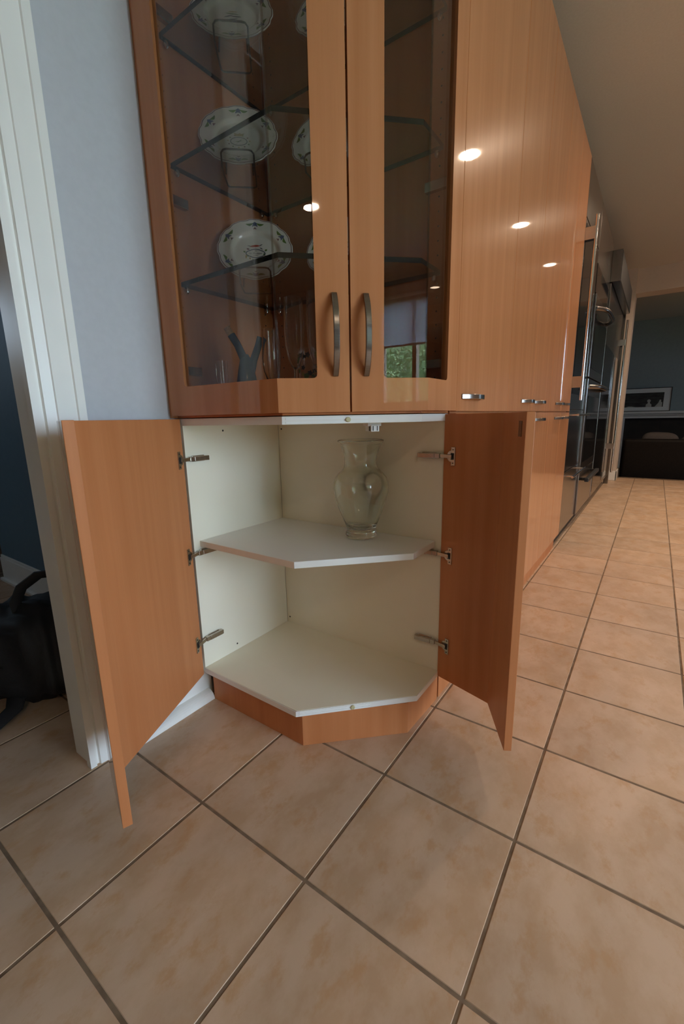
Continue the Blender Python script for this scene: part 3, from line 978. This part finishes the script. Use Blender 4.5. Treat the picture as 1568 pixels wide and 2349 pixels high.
fz = thing('freezer_column', (-0.33, 5.3, 0), 'wide built-in freezer column under a projecting dark grille at the kitchen end', 'freezer')
MB().box(XW + 0.03, 4.38, 0.10, -0.002, 6.25, 2.40).build('body', 'steel', fz)
MB().box(-0.06, 4.38, 0.0, -0.03, 6.25, 0.10).build('kick_plate', 'black_plastic', fz)
gq = MB().use(0).box(-0.002, 4.385, 2.075, 0.093, 6.05, 2.335)
gr_ = gq.build('top_grille', 'steel', fz, bevel=0.002)
MB().box(0.093, 4.40, 2.085, 0.096, 6.04, 2.325).build('grille_insert', 'black_plastic', gr_)
for y0, y1 in ((4.385, 5.30), (5.306, 6.18)):
    d = MB().box(-0.002, y0, 0.105, 0.03, y1, 2.065).build('door', 'steel', fz, bevel=0.003)
    MB().box(0.03, y0 + 0.05, 0.15, 0.032, y1 - 0.03, 1.55).build('door_panel', 'black_glass', d)
    if y0 < 5:
        continue
    mb = MB(); yh = y1 - 0.06
    rod(mb, (0.080, yh, 0.16), (0.080, yh, 2.02), 0.012)
    for z in (0.50, 1.76):
        mb.box(0.03, yh - 0.02, z - 0.035, 0.080, yh + 0.02, z + 0.035)
    mb.build('bar_handle', 'chrome', d, smooth=True)
MB().box(-0.002, 6.185, 0.0, 0.05, 6.25, 2.40).build('end_trim', 'steel', fz, bevel=0.002)

# ------------------------------------------------------------------ glass vase
vc = (-0.243, 0.600, 0.5515)
po = [(0.0, 0.0), (0.040, 0.0), (0.0485, 0.002), (0.0502, 0.010), (0.0488, 0.017), (0.0462, 0.022), (0.0465, 0.030), (0.0530, 0.048), (0.0620, 0.070), (0.0720, 0.095), (0.0800, 0.120), (0.0850, 0.143), (0.0866, 0.160), (0.0850, 0.176), (0.0795, 0.191), (0.0700, 0.203), (0.0600, 0.212), (0.0535, 0.220), (0.0502, 0.231), (0.0500, 0.243), (0.0520, 0.258), (0.0560, 0.273), (0.0615, 0.287), (0.0668, 0.2965), (0.0695, 0.2985), (0.0708, 0.3010), (0.0710, 0.3030), (0.0702, 0.3045)]
pi_ = [(0.0690, 0.3050), (0.0676, 0.3042), (0.0662, 0.3020), (0.0640, 0.2975), (0.0590, 0.288), (0.0530, 0.273), (0.0488, 0.258), (0.0470, 0.244), (0.0472, 0.231), (0.0505, 0.221), (0.0570, 0.213), (0.0670, 0.203), (0.0765, 0.190), (0.0820, 0.175), (0.0836, 0.160), (0.0820, 0.143), (0.0768, 0.120), (0.0688, 0.095), (0.0588, 0.070), (0.0495, 0.048), (0.0430, 0.034), (0.0300, 0.027), (0.0, 0.026)]
mb = MB().lathe([(max(r, 0.0004), z) for r, z in po + pi_], 72, vc, cap0=True, cap1=True)
v_ = mb.build('glass_vase', 'vase', smooth=True, angle=1.2)
tag(v_, 'clear flared glass vase standing on the cream cabinet shelf', 'vase')


# ------------------------------------------------------------------ plates on wire stands
def pz(r):
    """plate relief: well, cavetto, rim"""
    if r < 0.070:
        return 0.0035
    if r < 0.084:
        t = (r - 0.070) / 0.014
        return 0.0035 + 0.011 * (t * t * (3 - 2 * t))
    return 0.0145 + (r - 0.084) * 0.16


PR = 0.124


def scallop(an, r):
    if r < 0.088:
        return 1.0
    w = min(1.0, (r - 0.088) / (PR - 0.088))
    c = 12 * an
    return 1 + w * (0.012 * math.cos(c) - 0.006 * math.cos(2 * c))


def plate_mesh():
    prof = [(0.055, 0.0), (0.060, -0.002), (0.064, 0.0), (0.084, 0.009), (PR - 0.002, 0.0165), (PR, 0.0195), (PR - 0.0015, 0.0212)]
    rs = [0.116, 0.108, 0.100, 0.092, 0.088, 0.084, 0.080, 0.077, 0.073, 0.070, 0.060, 0.040, 0.0005]
    prof += [(r, pz(r)) for r in rs]
    return MB().lathe(prof, 144, rfun=scallop)


def drape(poly, lift=0.0007, sub=1):
    """flat painted motif laid on the plate relief; poly in plate coordinates"""
    c = (sum(p[0] for p in poly) / len(poly), sum(p[1] for p in poly) / len(poly))
    rings = [[lerp(c, p, t) for p in poly] for t in (0.5, 1.0)]
    vs = [(c[0], c[1], pz(math.hypot(*c)) + lift)] + [(p[0], p[1], pz(math.hypot(*p)) + lift) for r in rings for p in r]
    n = len(poly)
    fs = []
    for i in range(n):
        j = (i + 1) % n
        fs.append((0, 1 + i, 1 + j))
        fs.append((1 + i, 1 + n + i, 1 + n + j, 1 + j))
    return vs, fs


def leaf_poly(a, b, w, bend=0.0, n=9):
    ax, ay = b[0] - a[0], b[1] - a[1]
    L = math.hypot(ax, ay); ux, uy = ax / L, ay / L
    nx, ny = -uy, ux
    up_, dn = [], []
    for i in range(n + 1):
        t = i / n
        h = w * math.sin(PI * t) ** 0.8
        bb_ = bend * math.sin(PI * t)
        up_.append((a[0] + ux * L * t + nx * (bb_ + h / 2), a[1] + uy * L * t + ny * (bb_ + h / 2)))
        dn.append((a[0] + ux * L * t + nx * (bb_ - h / 2), a[1] + uy * L * t + ny * (bb_ - h / 2)))
    return dn + up_[::-1][1:-1]


def disc_poly(c, r, n=12, k=0.0, lobes=5):
    return [(c[0] + r * (1 + k * math.cos(lobes * 2 * PI * i / n)) * math.cos(2 * PI * i / n), c[1] + r * (1 + k * math.cos(lobes * 2 * PI * i / n)) * math.sin(2 * PI * i / n)) for i in range(n)]


def band(pts, w, lift=0.0008):
    """painted line along pts"""
    vs, fs = [], []
    m = len(pts)
    for i, p in enumerate(pts):
        a, b = pts[(i - 1) % m], pts[(i + 1) % m]
        t = unit((b[0] - a[0], b[1] - a[1]))
        for s in (-1, 1):
            q = (p[0] - t[1] * s * w / 2, p[1] + t[0] * s * w / 2)
            vs.append((q[0], q[1], pz(math.hypot(*q)) + lift))
    for i in range(m):
        j = (i + 1) % m
        fs.append((2 * i, 2 * j, 2 * j + 1, 2 * i + 1))
    return vs, fs


def sprig(an):
    mb = MB()
    ca, sa = math.cos(an), math.sin(an)

    def T(poly):
        return [(p[0] * ca - p[1] * sa, p[0] * sa + p[1] * ca) for p in poly]
    # local: radial = +x, tangential = y
    for s in (-1, 1):
        mb.use(0).add(*drape(T(leaf_poly((0.107, s * 0.005), (0.103, s * 0.031), 0.0085, s * 0.004))))
        mb.use(0).add(*drape(T(leaf_poly((0.106, s * 0.008), (0.096, s * 0.019), 0.0050, 0))))
        mb.use(1).add(*drape(T(leaf_poly((0.103, s * 0.003), (0.094, s * 0.009), 0.0045, 0))))
    mb.use(1).add(*drape(T(disc_poly((0.104, 0), 0.0075, 15, 0.15))))
    mb.use(2).add(*drape(T(leaf_poly((0.093, 0), (0.086, 0), 0.004))))
    for s in (-1, 1):
        mb.use(2).add(*drape(T(leaf_poly((0.090, 0), (0.085, s * 0.0055), 0.0028))))
    return mb


def font_part(text, size, x, y, mtx, parent, name='lettering'):
    cu = bpy.data.curves.new('t', 'FONT'); cu.body = text; cu.size = size; cu.align_x = 'CENTER'
    cu.shear = 0.25
    to = bpy.data.objects.new('t', cu); COL.objects.link(to)
    dg = bpy.context.evaluated_depsgraph_get(); dg.update()
    me = bpy.data.meshes.new_from_object(to.evaluated_get(dg))
    vs = [(v.co.x + x, v.co.y + y, pz(0) + 0.0009) for v in me.vertices]
    fs = [list(p.vertices) for p in me.polygons]
    bpy.data.objects.remove(to)
    mb = MB().add(vs, fs)
    mb.xf(mtx)
    return mb.build(name, 'p_ink', parent)


def emblem(kind, mtx, parent):
    mb = MB()
    mats = ['p_navy', 'p_red', 'p_yellow', 'p_green', 'p_plum', 'p_ink']
    if kind == 'cartouche':
        pts = []
        for i in range(40):
            a = 2 * PI * i / 40
            r = 0.020 + 0.0085 * abs(math.cos(a)) ** 6
            pts.append((r * math.cos(a) * 1.12, r * math.sin(a) * 0.88 - 0.004))
        mb.use(0).add(*band(pts, 0.0030))
        mb.use(1).add(*drape(leaf_poly((-0.020, 0.024), (0.016, 0.028), 0.0085, 0.001)))
        mb.use(5).add(*drape(leaf_poly((0.012, 0.027), (0.024, 0.035), 0.0030, 0)))
        mb.use(5).add(*drape(leaf_poly((-0.028, 0.0295), (-0.012, 0.0255), 0.0025, -0.001)))
        mb.use(5).add(*drape(leaf_poly((0.014, 0.020), (0.024, 0.014), 0.0035, 0)))
        mb.use(3).add(*drape(leaf_poly((0.031, 0.006), (0.038, 0.014), 0.007, 0)))
        mb.use(3).add(*drape(leaf_poly((-0.033, 0.0), (-0.041, 0.005), 0.006, 0)))
        mb.use(4).add(*drape(leaf_poly((-0.030, 0.016), (-0.020, 0.012), 0.007, 0)))
        for sx in (-1, 1):
            mb.use(2).add(*drape(leaf_poly((sx * 0.031, -0.008), (sx * 0.032, -0.026), 0.0045, 0)))
        for k in range(7):
            a = PI + PI * (k + 0.5) / 7
            mb.use(2 if k % 2 else 3).add(*drape(leaf_poly((0.026 * math.cos(a), 0.026 * math.sin(a) - 0.004), (0.030 * math.cos(a + 0.28), 0.030 * math.sin(a + 0.28) - 0.004), 0.0042)))
    elif kind == 'wreath':
        pts = [(0.026 * math.cos(2 * PI * i / 36), 0.017 * math.sin(2 * PI * i / 36) - 0.008) for i in range(36)]
        mb.use(0).add(*band(pts, 0.0028))
        for k in range(11):
            a = -0.5 + (PI + 1.0) * k / 10 + PI
            a = PI * 0.62 + 2 * PI * 0.88 * k / 10
            mb.use((4, 3, 2)[k % 3]).add(*drape(leaf_poly((0.031 * math.cos(a), 0.023 * math.sin(a) - 0.008), (0.038 * math.cos(a), 0.029 * math.sin(a) - 0.008), 0.0055)))
        mb.use(2).add(*drape([(-0.012, 0.014), (0.012, 0.014), (0.017, 0.027), (0.008, 0.021), (0.003, 0.029), (-0.004, 0.021), (-0.016, 0.028)]))
        mb.use(3).add(*drape(leaf_poly((-0.012, -0.010), (0.013, -0.005), 0.003)))
        mb.use(5).add(*drape(leaf_poly((-0.006, -0.016), (0.009, 0.001), 0.002)))
    else:
        for k, (a, b) in enumerate((((-0.022, 0.016), (0.020, 0.012)), ((-0.014, 0.022), (0.016, 0.024)), ((-0.026, -0.004), (0.004, 0.010)), ((-0.006, 0.002), (0.028, 0.002)), ((-0.020, -0.016), (0.018, -0.006)))):
            mb.use((3, 2, 0, 5, 0)[k]).add(*drape(leaf_poly(a, b, 0.0055)))
        mb.use(1).add(*drape(disc_poly((0.028, -0.020), 0.006, 12, 0.2)))
        mb.use(4).add(*drape(disc_poly((-0.030, -0.020), 0.006, 12, 0.2)))
    mb.xf(mtx)
    mb.build('painted_emblem', mats, parent)


PS = 0.89


def make_plate(base, face, zs, emb, label, spin=0.0, lean=0.47):
    """plate resting at base (x, y) on a shelf, facing horizontal direction `face`"""
    F = Vector((*unit(face), 0))
    X = Vector((0, 0, 1)).cross(F)            # to the right seen from the front... plate x axis
    Y = Vector((0, 0, 1)) * math.cos(lean) - F * math.sin(lean)
    Z = X.cross(Y)
    B = Vector((*base, zs + 0.007))
    Cc = B + Y * PR * PS
    X, Y, Z = X * PS, Y * PS, Z * PS
    mtx = Matrix(((X.x, Y.x, Z.x, Cc.x), (X.y, Y.y, Z.y, Cc.y), (X.z, Y.z, Z.z, Cc.z), (0, 0, 0, 1)))
    t = thing('plate', B, label, 'plate', 'painted plates on the glass shelves')
    pm = plate_mesh(); pm.xf(mtx)
    pm.build('plate_body', 'porcelain', t, smooth=True, angle=1.0)
    ring = [((PR - 0.0042) * scallop(2 * PI * i / 144, PR) * math.cos(2 * PI * i / 144), (PR - 0.0042) * scallop(2 * PI * i / 144, PR) * math.sin(2 * PI * i / 144)) for i in range(144)]
    rm = MB().add(*band(ring, 0.0022)); rm.xf(mtx); rm.build('rim_line', 'p_plum', t)
    for k in range(6):
        s = sprig(PI / 2 + spin + k * PI / 3); s.xf(mtx)
        s.build('floral_sprig', ['p_green', 'p_blue', 'p_plum'], t)
    emblem(emb, mtx, t)
    if emb == 'cartouche':
        font_part('W', 0.0085, 0.0, 0.0035, mtx, t)
        font_part('La  Musique', 0.0088, -0.001, -0.0062, mtx, t)
        font_part('1791', 0.0080, 0.0, -0.0155, mtx, t)
    elif emb == 'wreath':
        font_part('A  17 93 JUIN', 0.0058, 0.0, -0.043, mtx, t)
    # wire easel under it
    return F, X


def make_stand(base, face, zs, label):
    F = Vector((*unit(face), 0)); X = Vector((0, 0, 1)).cross(F)
    B = Vector((*base, zs))
    t = thing('plate_stand', B, label, 'stand', 'wire easels under the plates')
    w = 0.044
    Zv = Vector((0, 0, 1))

    def P(x, f, z):
        return B + X * x + F * f + Zv * z
    r = 0.0024
    # front lip: rounded inverted U with feet
    fp = [P(-w, 0.020, 0.003), P(-w, 0.024, 0.020), P(-w, 0.028, 0.034), P(-w + 0.006, 0.029, 0.041), P(-w + 0.014, 0.029, 0.043), P(w - 0.014, 0.029, 0.043), P(w - 0.006, 0.029, 0.041), P(w, 0.028, 0.034), P(w, 0.024, 0.020), P(w, 0.020, 0.003)]
    MB().tube(fp, r, 8).build('front_lip', 'wire', t, smooth=True)
    bp2 = [P(-w, 0.022, 0.003), P(-w, -0.02, 0.003), P(-w + 0.002, -0.075, 0.003), P(-w + 0.008, -0.083, 0.003), P(w - 0.008, -0.083, 0.003), P(w - 0.002, -0.075, 0.003), P(w, -0.02, 0.003), P(w, 0.022, 0.003)]
    MB().tube(bp2, r, 8).build('base_loop', 'wire', t, smooth=True)
    bk = [P(-w + 0.006, -0.012, 0.003), P(-w + 0.008, -0.033, 0.055), P(-w + 0.014, -0.048, 0.085), P(w - 0.014, -0.048, 0.085), P(w - 0.008, -0.033, 0.055), P(w - 0.006, -0.012, 0.003)]
    MB().tube(bk, r, 8).build('back_rest', 'wire', t, smooth=True)
    return t


levels = (('lowest', SHZ[0]), ('middle', SHZ[1]), ('top', SHZ[2]))
embl = ('cartouche', 'wreath', 'trophy')
desc = ('with a dated cartouche', 'with a crowned wreath', 'with a faded trophy')
for k, (nm, z) in enumerate(levels):
    zs = z + 0.010
    b1 = ((-0.518, 0.470), (-0.543, 0.453), (-0.543, 0.456))[k]
    f1 = (0.66, -0.75)
    make_plate(b1, f1, zs, embl[k], 'scalloped white plate %s in the corner of the %s glass shelf' % (desc[k], nm))
    make_stand(b1, f1, zs, 'black wire easel under the corner plate of the %s glass shelf' % nm)
    b2 = ((-0.315, 0.598), (-0.358, 0.598), (-0.328, 0.598))[k]
    f2 = (0.25, -0.97)
    make_plate(b2, f2, zs, embl[(k + 1) % 3], 'scalloped white plate half hidden by the door stile on the %s glass shelf' % nm, spin=0.25)
    make_stand(b2, f2, zs, 'black wire easel under the half hidden plate of the %s glass shelf' % nm)

# ------------------------------------------------------------------ stemware and bottles on the cabinet floor
ZF = 0.955


def stem(name, c, h, rb, prof_bowl, label, foot=0.030, stem_top=0.09, group=None):
    po_ = [(0.0004, 0.0), (foot, 0.0), (foot, 0.0015), (0.010, 0.005), (0.0045, 0.012), (0.0042, stem_top - 0.01)]
    po_ += [(r * rb, stem_top + (h - stem_top) * t) for r, t in prof_bowl]
    inn = [(max(0.0004, r * rb - 0.0011), stem_top + (h - stem_top) * t + (0.003 if t < 0.1 else 0)) for r, t in prof_bowl[::-1]]
    mb = MB().lathe(po_ + inn, 36, (c[0], c[1], ZF + 0.0003))
    o = mb.build(name, 'stemglass', smooth=True, angle=1.2)
    return tag(o, label, 'glass', group or 'glasses on the display cabinet floor')


flute = [(0.15, 0.0), (0.45, 0.06), (0.75, 0.18), (0.95, 0.36), (1.0, 0.55), (0.97, 0.8), (0.90, 1.0)]
goblet = [(0.15, 0.0), (0.6, 0.08), (0.9, 0.25), (1.0, 0.45), (0.95, 0.75), (0.86, 1.0)]
stem('champagne_flute', (-0.285, 0.362), 0.262, 0.0255, flute, 'tall clear flute left of another flute behind the display glass')
stem('champagne_flute', (-0.228, 0.382), 0.272, 0.0255, flute, 'tall clear flute nearest the door stile in the display cabinet')
stem('wine_goblet', (-0.352, 0.345), 0.195, 0.0245, goblet, 'short clear goblet between the blue cruet and the flutes', stem_top=0.06)
stem('tumbler', (-0.425, 0.425), 0.215, 0.019, [(0.75, 0.0), (0.85, 0.2), (0.95, 0.6), (1.0, 1.0)], 'slim clear tumbler right behind the blue cruet', foot=0.018, stem_top=0.02)
stem('tumbler', (-0.560, 0.352), 0.135, 0.017, [(0.75, 0.0), (0.85, 0.2), (0.95, 0.6), (1.0, 1.0)], 'short clear tumbler at the wall side of the blue cruet', foot=0.016, stem_top=0.02)
# painted glasses with yellow and black blossoms
for (cx_, cy_), lab in (((-0.300, 0.432), 'clear glass painted with dark blossoms behind the flutes'), ((-0.232, 0.445), 'clear glass painted with yellow blossoms behind the flutes')):
    t = thing('painted_glass', (cx_, cy_, ZF), lab, 'glass', 'glasses on the display cabinet floor')
    MB().lathe([(0.0004, 0), (0.022, 0), (0.024, 0.004), (0.027, 0.15), (0.026, 0.15), (0.0225, 0.008), (0.0004, 0.006)], 28, (cx_, cy_, ZF)).build('glass_body', 'stemglass', t, smooth=True, angle=1.2)
    mb = MB()
    yel = 'yellow' in lab
    for k in range(26):
        an = random.uniform(-2.2, 0.4); zz = random.uniform(0.055, 0.135)
        rr = 0.0278
        p = Vector((cx_ + rr * math.cos(an), cy_ + rr * math.sin(an), ZF + zz))
        mb.use(random.choice((0, 0, 1, 2) if yel else (2, 2, 1, 0)))
        s0 = len(mb.v)
        mb.add([(0, 0, 0)] + [(x_, 0, y_) for x_, y_ in disc_poly((0, 0), random.uniform(0.004, 0.008), 10, 0.25)], [(0, 1 + q_, 1 + (q_ + 1) % 10) for q_ in range(10)])
        mb.xf(Matrix.Translation(p) @ Matrix.Rotation(an + PI / 2, 4, 'Z'), s0)
    mb.build('painted_blossoms', ['p_yellow', 'p_green', 'p_ink'], t)

cr_ = thing('oil_cruet', (-0.492, 0.385, ZF), 'smoky blue double cruet with crossed necks, one corked', 'bottle')
mb = MB()
c0 = Vector((-0.492, 0.385, ZF))
mb.lathe([(0.0004, 0), (0.036, 0), (0.038, 0.006), (0.034, 0.05), (0.024, 0.105), (0.017, 0.135), (0.008, 0.15)], 30, c0)
mb.build('body', 'blueglass', cr_, smooth=True)
vx = Vector((0.70, 0.71, 0))   # across the view
n1 = [c0 + vx * 0.010 + Vector((0, 0, 0.085)), c0 + vx * -0.004 + Vector((0, 0, 0.135)), c0 + vx * -0.020 + Vector((0, 0, 0.175)), c0 + vx * -0.036 + Vector((0, 0, 0.203))]
n2 = [c0 - vx * 0.008 + Vector((0.01, 0.01, 0.085)), c0 + vx * 0.008 + Vector((0.01, 0.01, 0.135)), c0 + vx * 0.024 + Vector((0.01, 0.01, 0.175)), c0 + vx * 0.033 + Vector((0.01, 0.01, 0.195))]
MB().tube(n1, [0.015, 0.012, 0.0105, 0.0110], 16).build('neck', 'blueglass', cr_, smooth=True)
MB().tube(n2, [0.015, 0.011, 0.0100, 0.0125], 16).build('neck', 'blueglass', cr_, smooth=True)
dk = (n1[3] - n1[2]).normalized()
MB().tube([n1[3] - dk * 0.004, n1[3] + dk * 0.022], [0.0085, 0.0098], 14).build('cork', 'cork', cr_, smooth=True, angle=0.6)

# ------------------------------------------------------------------ backpack in the hall
bk = thing('backpack', (-1.22, 0.0, 0), 'black nylon backpack lying slumped on the hall floor tiles', 'backpack')
bm = bmesh.new()
bmesh.ops.create_icosphere(bm, subdivisions=5, radius=1.0)
for v in bm.verts:
    p = v.co
    e = 0.55
    q = Vector([math.copysign(abs(c) ** e, c) for c in p])
    z = q.z
    w = 1 - 0.16 * max(0, z)
    p2 = Vector((q.x * 0.20 * w, q.y * 0.16 * w, q.z * 0.158 + 0.158))
    f = 0.010 * math.sin(p2.x * 41 + p2.z * 23) + 0.008 * math.sin(p2.y * 57 - p2.z * 31) + 0.005 * math.sin(p2.x * 90 + p2.y * 70)
    p2 += p * f
    p2.z = max(0.001, p2.z)
    v.co = p2
me = bpy.data.meshes.new('body'); bm.to_mesh(me); bm.free(); me.materials.append(M['nylon']); me.shade_smooth()
bo = bpy.data.objects.new('body', me); COL.objects.link(bo); bo.parent = bk; bo.rotation_euler = (0, 0, 0.6); ORG['body_bp'] = Vector((0, 0, 0))
B0 = Vector((-1.22, 0.0, 0))


def bp(*pts):
    return [B0 + Vector(p) for p in pts]


MB().tube(bp((0.010, -0.045, 0.285), (0.005, -0.050, 0.335), (0.020, -0.030, 0.385), (0.060, 0.010, 0.425), (0.105, 0.050, 0.43), (0.13, 0.07, 0.38), (0.13, 0.07, 0.28)), [0.010, 0.009, 0.009, 0.009, 0.009, 0.010, 0.012], 10, sx=2.0).build('grab_handle', 'nylon', bk, smooth=True)
MB().tube(bp((0.06, -0.10, 0.06), (0.13, -0.14, 0.035), (0.15, -0.21, 0.012), (0.11, -0.32, 0.008), (0.05, -0.42, 0.008), (-0.05, -0.45, 0.008), (-0.10, -0.38, 0.01)), [0.012, 0.010, 0.009, 0.007, 0.007, 0.007, 0.007], 10, sx=2.6).build('shoulder_strap', 'nylon', bk, smooth=True)
MB().tube(bp((0.14, 0.06, 0.10), (0.21, 0.09, 0.045), (0.25, 0.10, 0.012), (0.26, 0.16, 0.008)), [0.011, 0.010, 0.009, 0.007], 10, sx=2.2).build('shoulder_strap', 'nylon', bk, smooth=True)
pk = MB().lathe([(0.0004, -0.055), (0.045, -0.05), (0.062, -0.02), (0.062, 0.025), (0.045, 0.052), (0.0004, 0.058)], 24)
pk.xf(Matrix.Translation(B0 + Vector((-0.035, -0.185, 0.205))) @ Matrix.Rotation(0.5, 4, 'Y') @ Matrix.Scale(0.55, 4, (0, 1, 0)))
tag(pk.build('side_pouch', 'blue_nylon', bk, smooth=True), 'blue pouch on the side')
MB().tube(bp((0.02, -0.185, 0.14), (0.06, -0.165, 0.155), (0.09, -0.14, 0.165)), 0.004, 8).build('buckle', 'black_plastic', bk, smooth=True)
MB().tube(bp((0.10, -0.06, 0.225), (0.15, -0.02, 0.235), (0.17, 0.04, 0.235)), 0.003, 8).build('zipper', 'hinge', bk, smooth=True)

# ------------------------------------------------------------------ living room beyond
sf = thing('sofa', (1.15, 7.6, -0.2), 'dark leather sofa seen from behind in the sunken living room', 'sofa')


def soft_box(x0, y0, z0, x1, y1, z1, r=0.05):
    return MB().box(x0, y0, z0, x1, y1, z1)


MB().box(0.125, 7.22, -0.12, 2.15, 7.42, 0.535).build('backrest', 'leather', sf, bevel=0.04, seg=4)
MB().box(0.125, 7.42, -0.12, 2.15, 8.05, 0.22).build('seat_base', 'leather', sf, bevel=0.03, seg=3)
MB().box(0.115, 7.24, -0.12, 0.30, 8.08, 0.46).build('armrest', 'leather', sf, bevel=0.05, seg=4)
MB().box(1.97, 7.24, -0.12, 2.16, 8.08, 0.46).build('armrest', 'leather', sf, bevel=0.05, seg=4)
for x in (0.18, 2.08):
    for y in (7.28, 8.0):
        MB().box(x - 0.03, y - 0.03, -0.20, x + 0.03, y + 0.03, -0.11).build('leg', 'leather', sf)
for x0, x1, zt in ((0.335, 0.80, 0.635), (0.805, 1.38, 0.605), (1.385, 1.96, 0.61)):
    bm = bmesh.new()
    bmesh.ops.create_icosphere(bm, subdivisions=4, radius=1.0)
    for v in bm.verts:
        q_ = Vector([math.copysign(abs(c) ** 0.55, c) for c in v.co])
        tt = (q_.x + 1) / 2
        v.co = Vector((q_.x * (x1 - x0) / 2, q_.y * 0.11, q_.z * (zt - 0.22) / 2 - 0.02 * tt * (q_.z > 0)))
    me = bpy.data.meshes.new('back_cushion'); bm.to_mesh(me); bm.free(); me.materials.append(M['throw']); me.shade_smooth()
    co = bpy.data.objects.new('back_cushion', me); COL.objects.link(co); co.parent = sf
    co.location = Vector(((x0 + x1) / 2, 7.52, (zt + 0.22) / 2)) - Vector((1.15, 7.6, -0.2))

fp_ = thing('fireplace', (0.9, 10.3, -0.2), 'pale painted fireplace mantel round a black firebox', 'fireplace')
MB().box(-0.25, 10.02, 0.885, 2.4, 10.5, 0.932).build('mantel_shelf', 'mantel', fp_, bevel=0.006)
MB().box(-0.22, 10.06, 0.855, 2.37, 10.5, 0.885).build('moulding', 'mantel', fp_, bevel=0.006)
MB().box(-0.20, 10.10, 0.80, 2.35, 10.5, 0.855).build('frieze', 'mantel', fp_, bevel=0.004)
MB().box(-0.20, 10.10, -0.20, -0.03, 10.5, 0.80).build('jamb', 'mantel', fp_, bevel=0.004)
MB().box(2.18, 10.10, -0.20, 2.35, 10.5, 0.80).build('jamb', 'mantel', fp_, bevel=0.004)
MB().box(-0.03, 10.2, -0.20, 2.18, 10.5, 0.80).build('firebox', 'soot', fp_)
pf = thing('picture_frame', (0.2, 10.28, 0.932), 'framed panoramic black and white print leaning on the mantel', 'picture')
lean = math.radians(7)


def pic(mb):
    mb.xf(Matrix.Translation((0, 10.28, 0.9325)) @ Matrix.Rotation(-lean, 4, 'X'))
    return mb


x0, x1, hh = -0.42, 0.69, 0.46
fm = MB().box(x0, 0, 0, x1, 0.02, 0.012).box(x0, 0, hh - 0.012, x1, 0.02, hh).box(x0, 0, 0, x0 + 0.012, 0.02, hh).box(x1 - 0.012, 0, 0, x1, 0.02, hh)
pic(fm).build('frame', 'black_plastic', pf)
pic(MB().box(x0 + 0.012, 0.008, 0.012, x1 - 0.012, 0.012, hh - 0.012)).build('mat_board', 'mat_board', pf)
pr = pic(MB().box(x0 + 0.11, 0.0068, 0.085, x1 - 0.12, 0.008, hh - 0.095)).build('print', 'print_dark', pf)
ps = MB()
def flat(poly, y):
    k = len(ps.v)
    ps.add([(p[0], y, p[1]) for p in poly], [list(range(len(poly)))])
flat(disc_poly((0.335, 0.205), 0.030, 18), 0.0062)
flat([(0.290, 0.086), (0.385, 0.086), (0.383, 0.135), (0.360, 0.150), (0.350, 0.185), (0.322, 0.185), (0.315, 0.150), (0.292, 0.138)], 0.0062)
flat([(0.435, 0.086), (0.553, 0.086), (0.553, 0.17), (0.535, 0.175), (0.53, 0.22), (0.51, 0.225), (0.49, 0.165)], 0.0062)
flat([(-0.05, 0.086), (0.12, 0.086), (0.06, 0.10), (0.0, 0.102)], 0.0062)
pic(ps).build('print_figures', 'print_pale', pr)

rs = thing('roller_shade', (4.18, -1.32, 1.80), 'pale translucent roller shade half lowered over the kitchen window', 'shade')
MB().box(4.176, -2.05, 1.815, 4.178, -0.59, 2.37).build('shade_cloth', 'shade', rs)
MB().box(4.17, -2.06, 1.79, 4.184, -0.58, 1.815).build('hem_bar', 'trim', rs, bevel=0.003)
MB().tube([(4.165, -2.07, 2.385), (4.165, -0.57, 2.385)], 0.022, 16).build('roller_tube', 'trim', rs, smooth=True)

# ------------------------------------------------------------------ hedge outside the kitchen window
for yc, zc0, zh_, wd_ in ((-2.9, 0.0, 2.7, 0.85),):
    vs, fs = [], []
    for k in range(9000):
        x = 6.5 + random.random() ** 1.5 * 0.7
        y = yc + random.uniform(-wd_, wd_)
        z = zc0 + random.uniform(0.0, zh_) - 0.25 * abs(math.sin(y * 3.1)) * random.random()
        a = Vector((random.gauss(0, 1), random.gauss(0, 1), random.gauss(0, 1))).normalized()
        b = a.orthogonal().normalized()
        s = random.uniform(0.02, 0.05)
        p = Vector((x, y, z))
        k0 = len(vs)
        vs += [p - a * s, p + b * s * 0.4, p + a * s, p - b * s * 0.4]
        fs.append((k0, k0 + 1, k0 + 2, k0 + 3))
    h = MB().add(vs, fs).box(6.95, yc - wd_, 0.0, 7.3, yc + wd_, zh_ - 0.15).build('hedge', 'leaf')
    tag(h, 'leafy green hedge outside the kitchen window', 'hedge', kind='stuff')
struct(MB().box(4.34, -6, -0.4, 12, 13, -0.05), 'ground', 'leaf')

# ------------------------------------------------------------------ recessed ceiling lights
for lx, ly in ((0.80, 2.85), (0.80, 4.28), (0.80, 5.70), (2.27, -1.62), (2.27, 2.85), (2.27, 4.28), (2.27, 5.70)):
    if True:
        t = thing('recessed_light', (lx, ly, ZC), 'recessed round downlight in the kitchen ceiling', 'light', 'recessed downlights in the kitchen ceiling')
        MB().lathe([(0.065, -0.001), (0.088, -0.001), (0.090, -0.006), (0.066, -0.010)], 32, (lx, ly, ZC), cap0=False, cap1=False).build('trim_ring', 'lampring', t, smooth=True)
        MB().lathe([(0.0005, -0.003), (0.065, -0.003)], 32, (lx, ly, ZC), cap0=False, cap1=False).build('diffuser', 'lamp', t)
        ld = bpy.data.lights.new('bulb', 'AREA'); ld.shape = 'DISK'; ld.size = 0.125
        ld.energy = LAMP_W; ld.color = LAMP_COL; ld.spread = math.radians(150)
        lo2 = bpy.data.objects.new('bulb', ld); COL.objects.link(lo2)
        lo2.parent = t; lo2.location = (0, 0, -0.008)
print('tiles', NT)
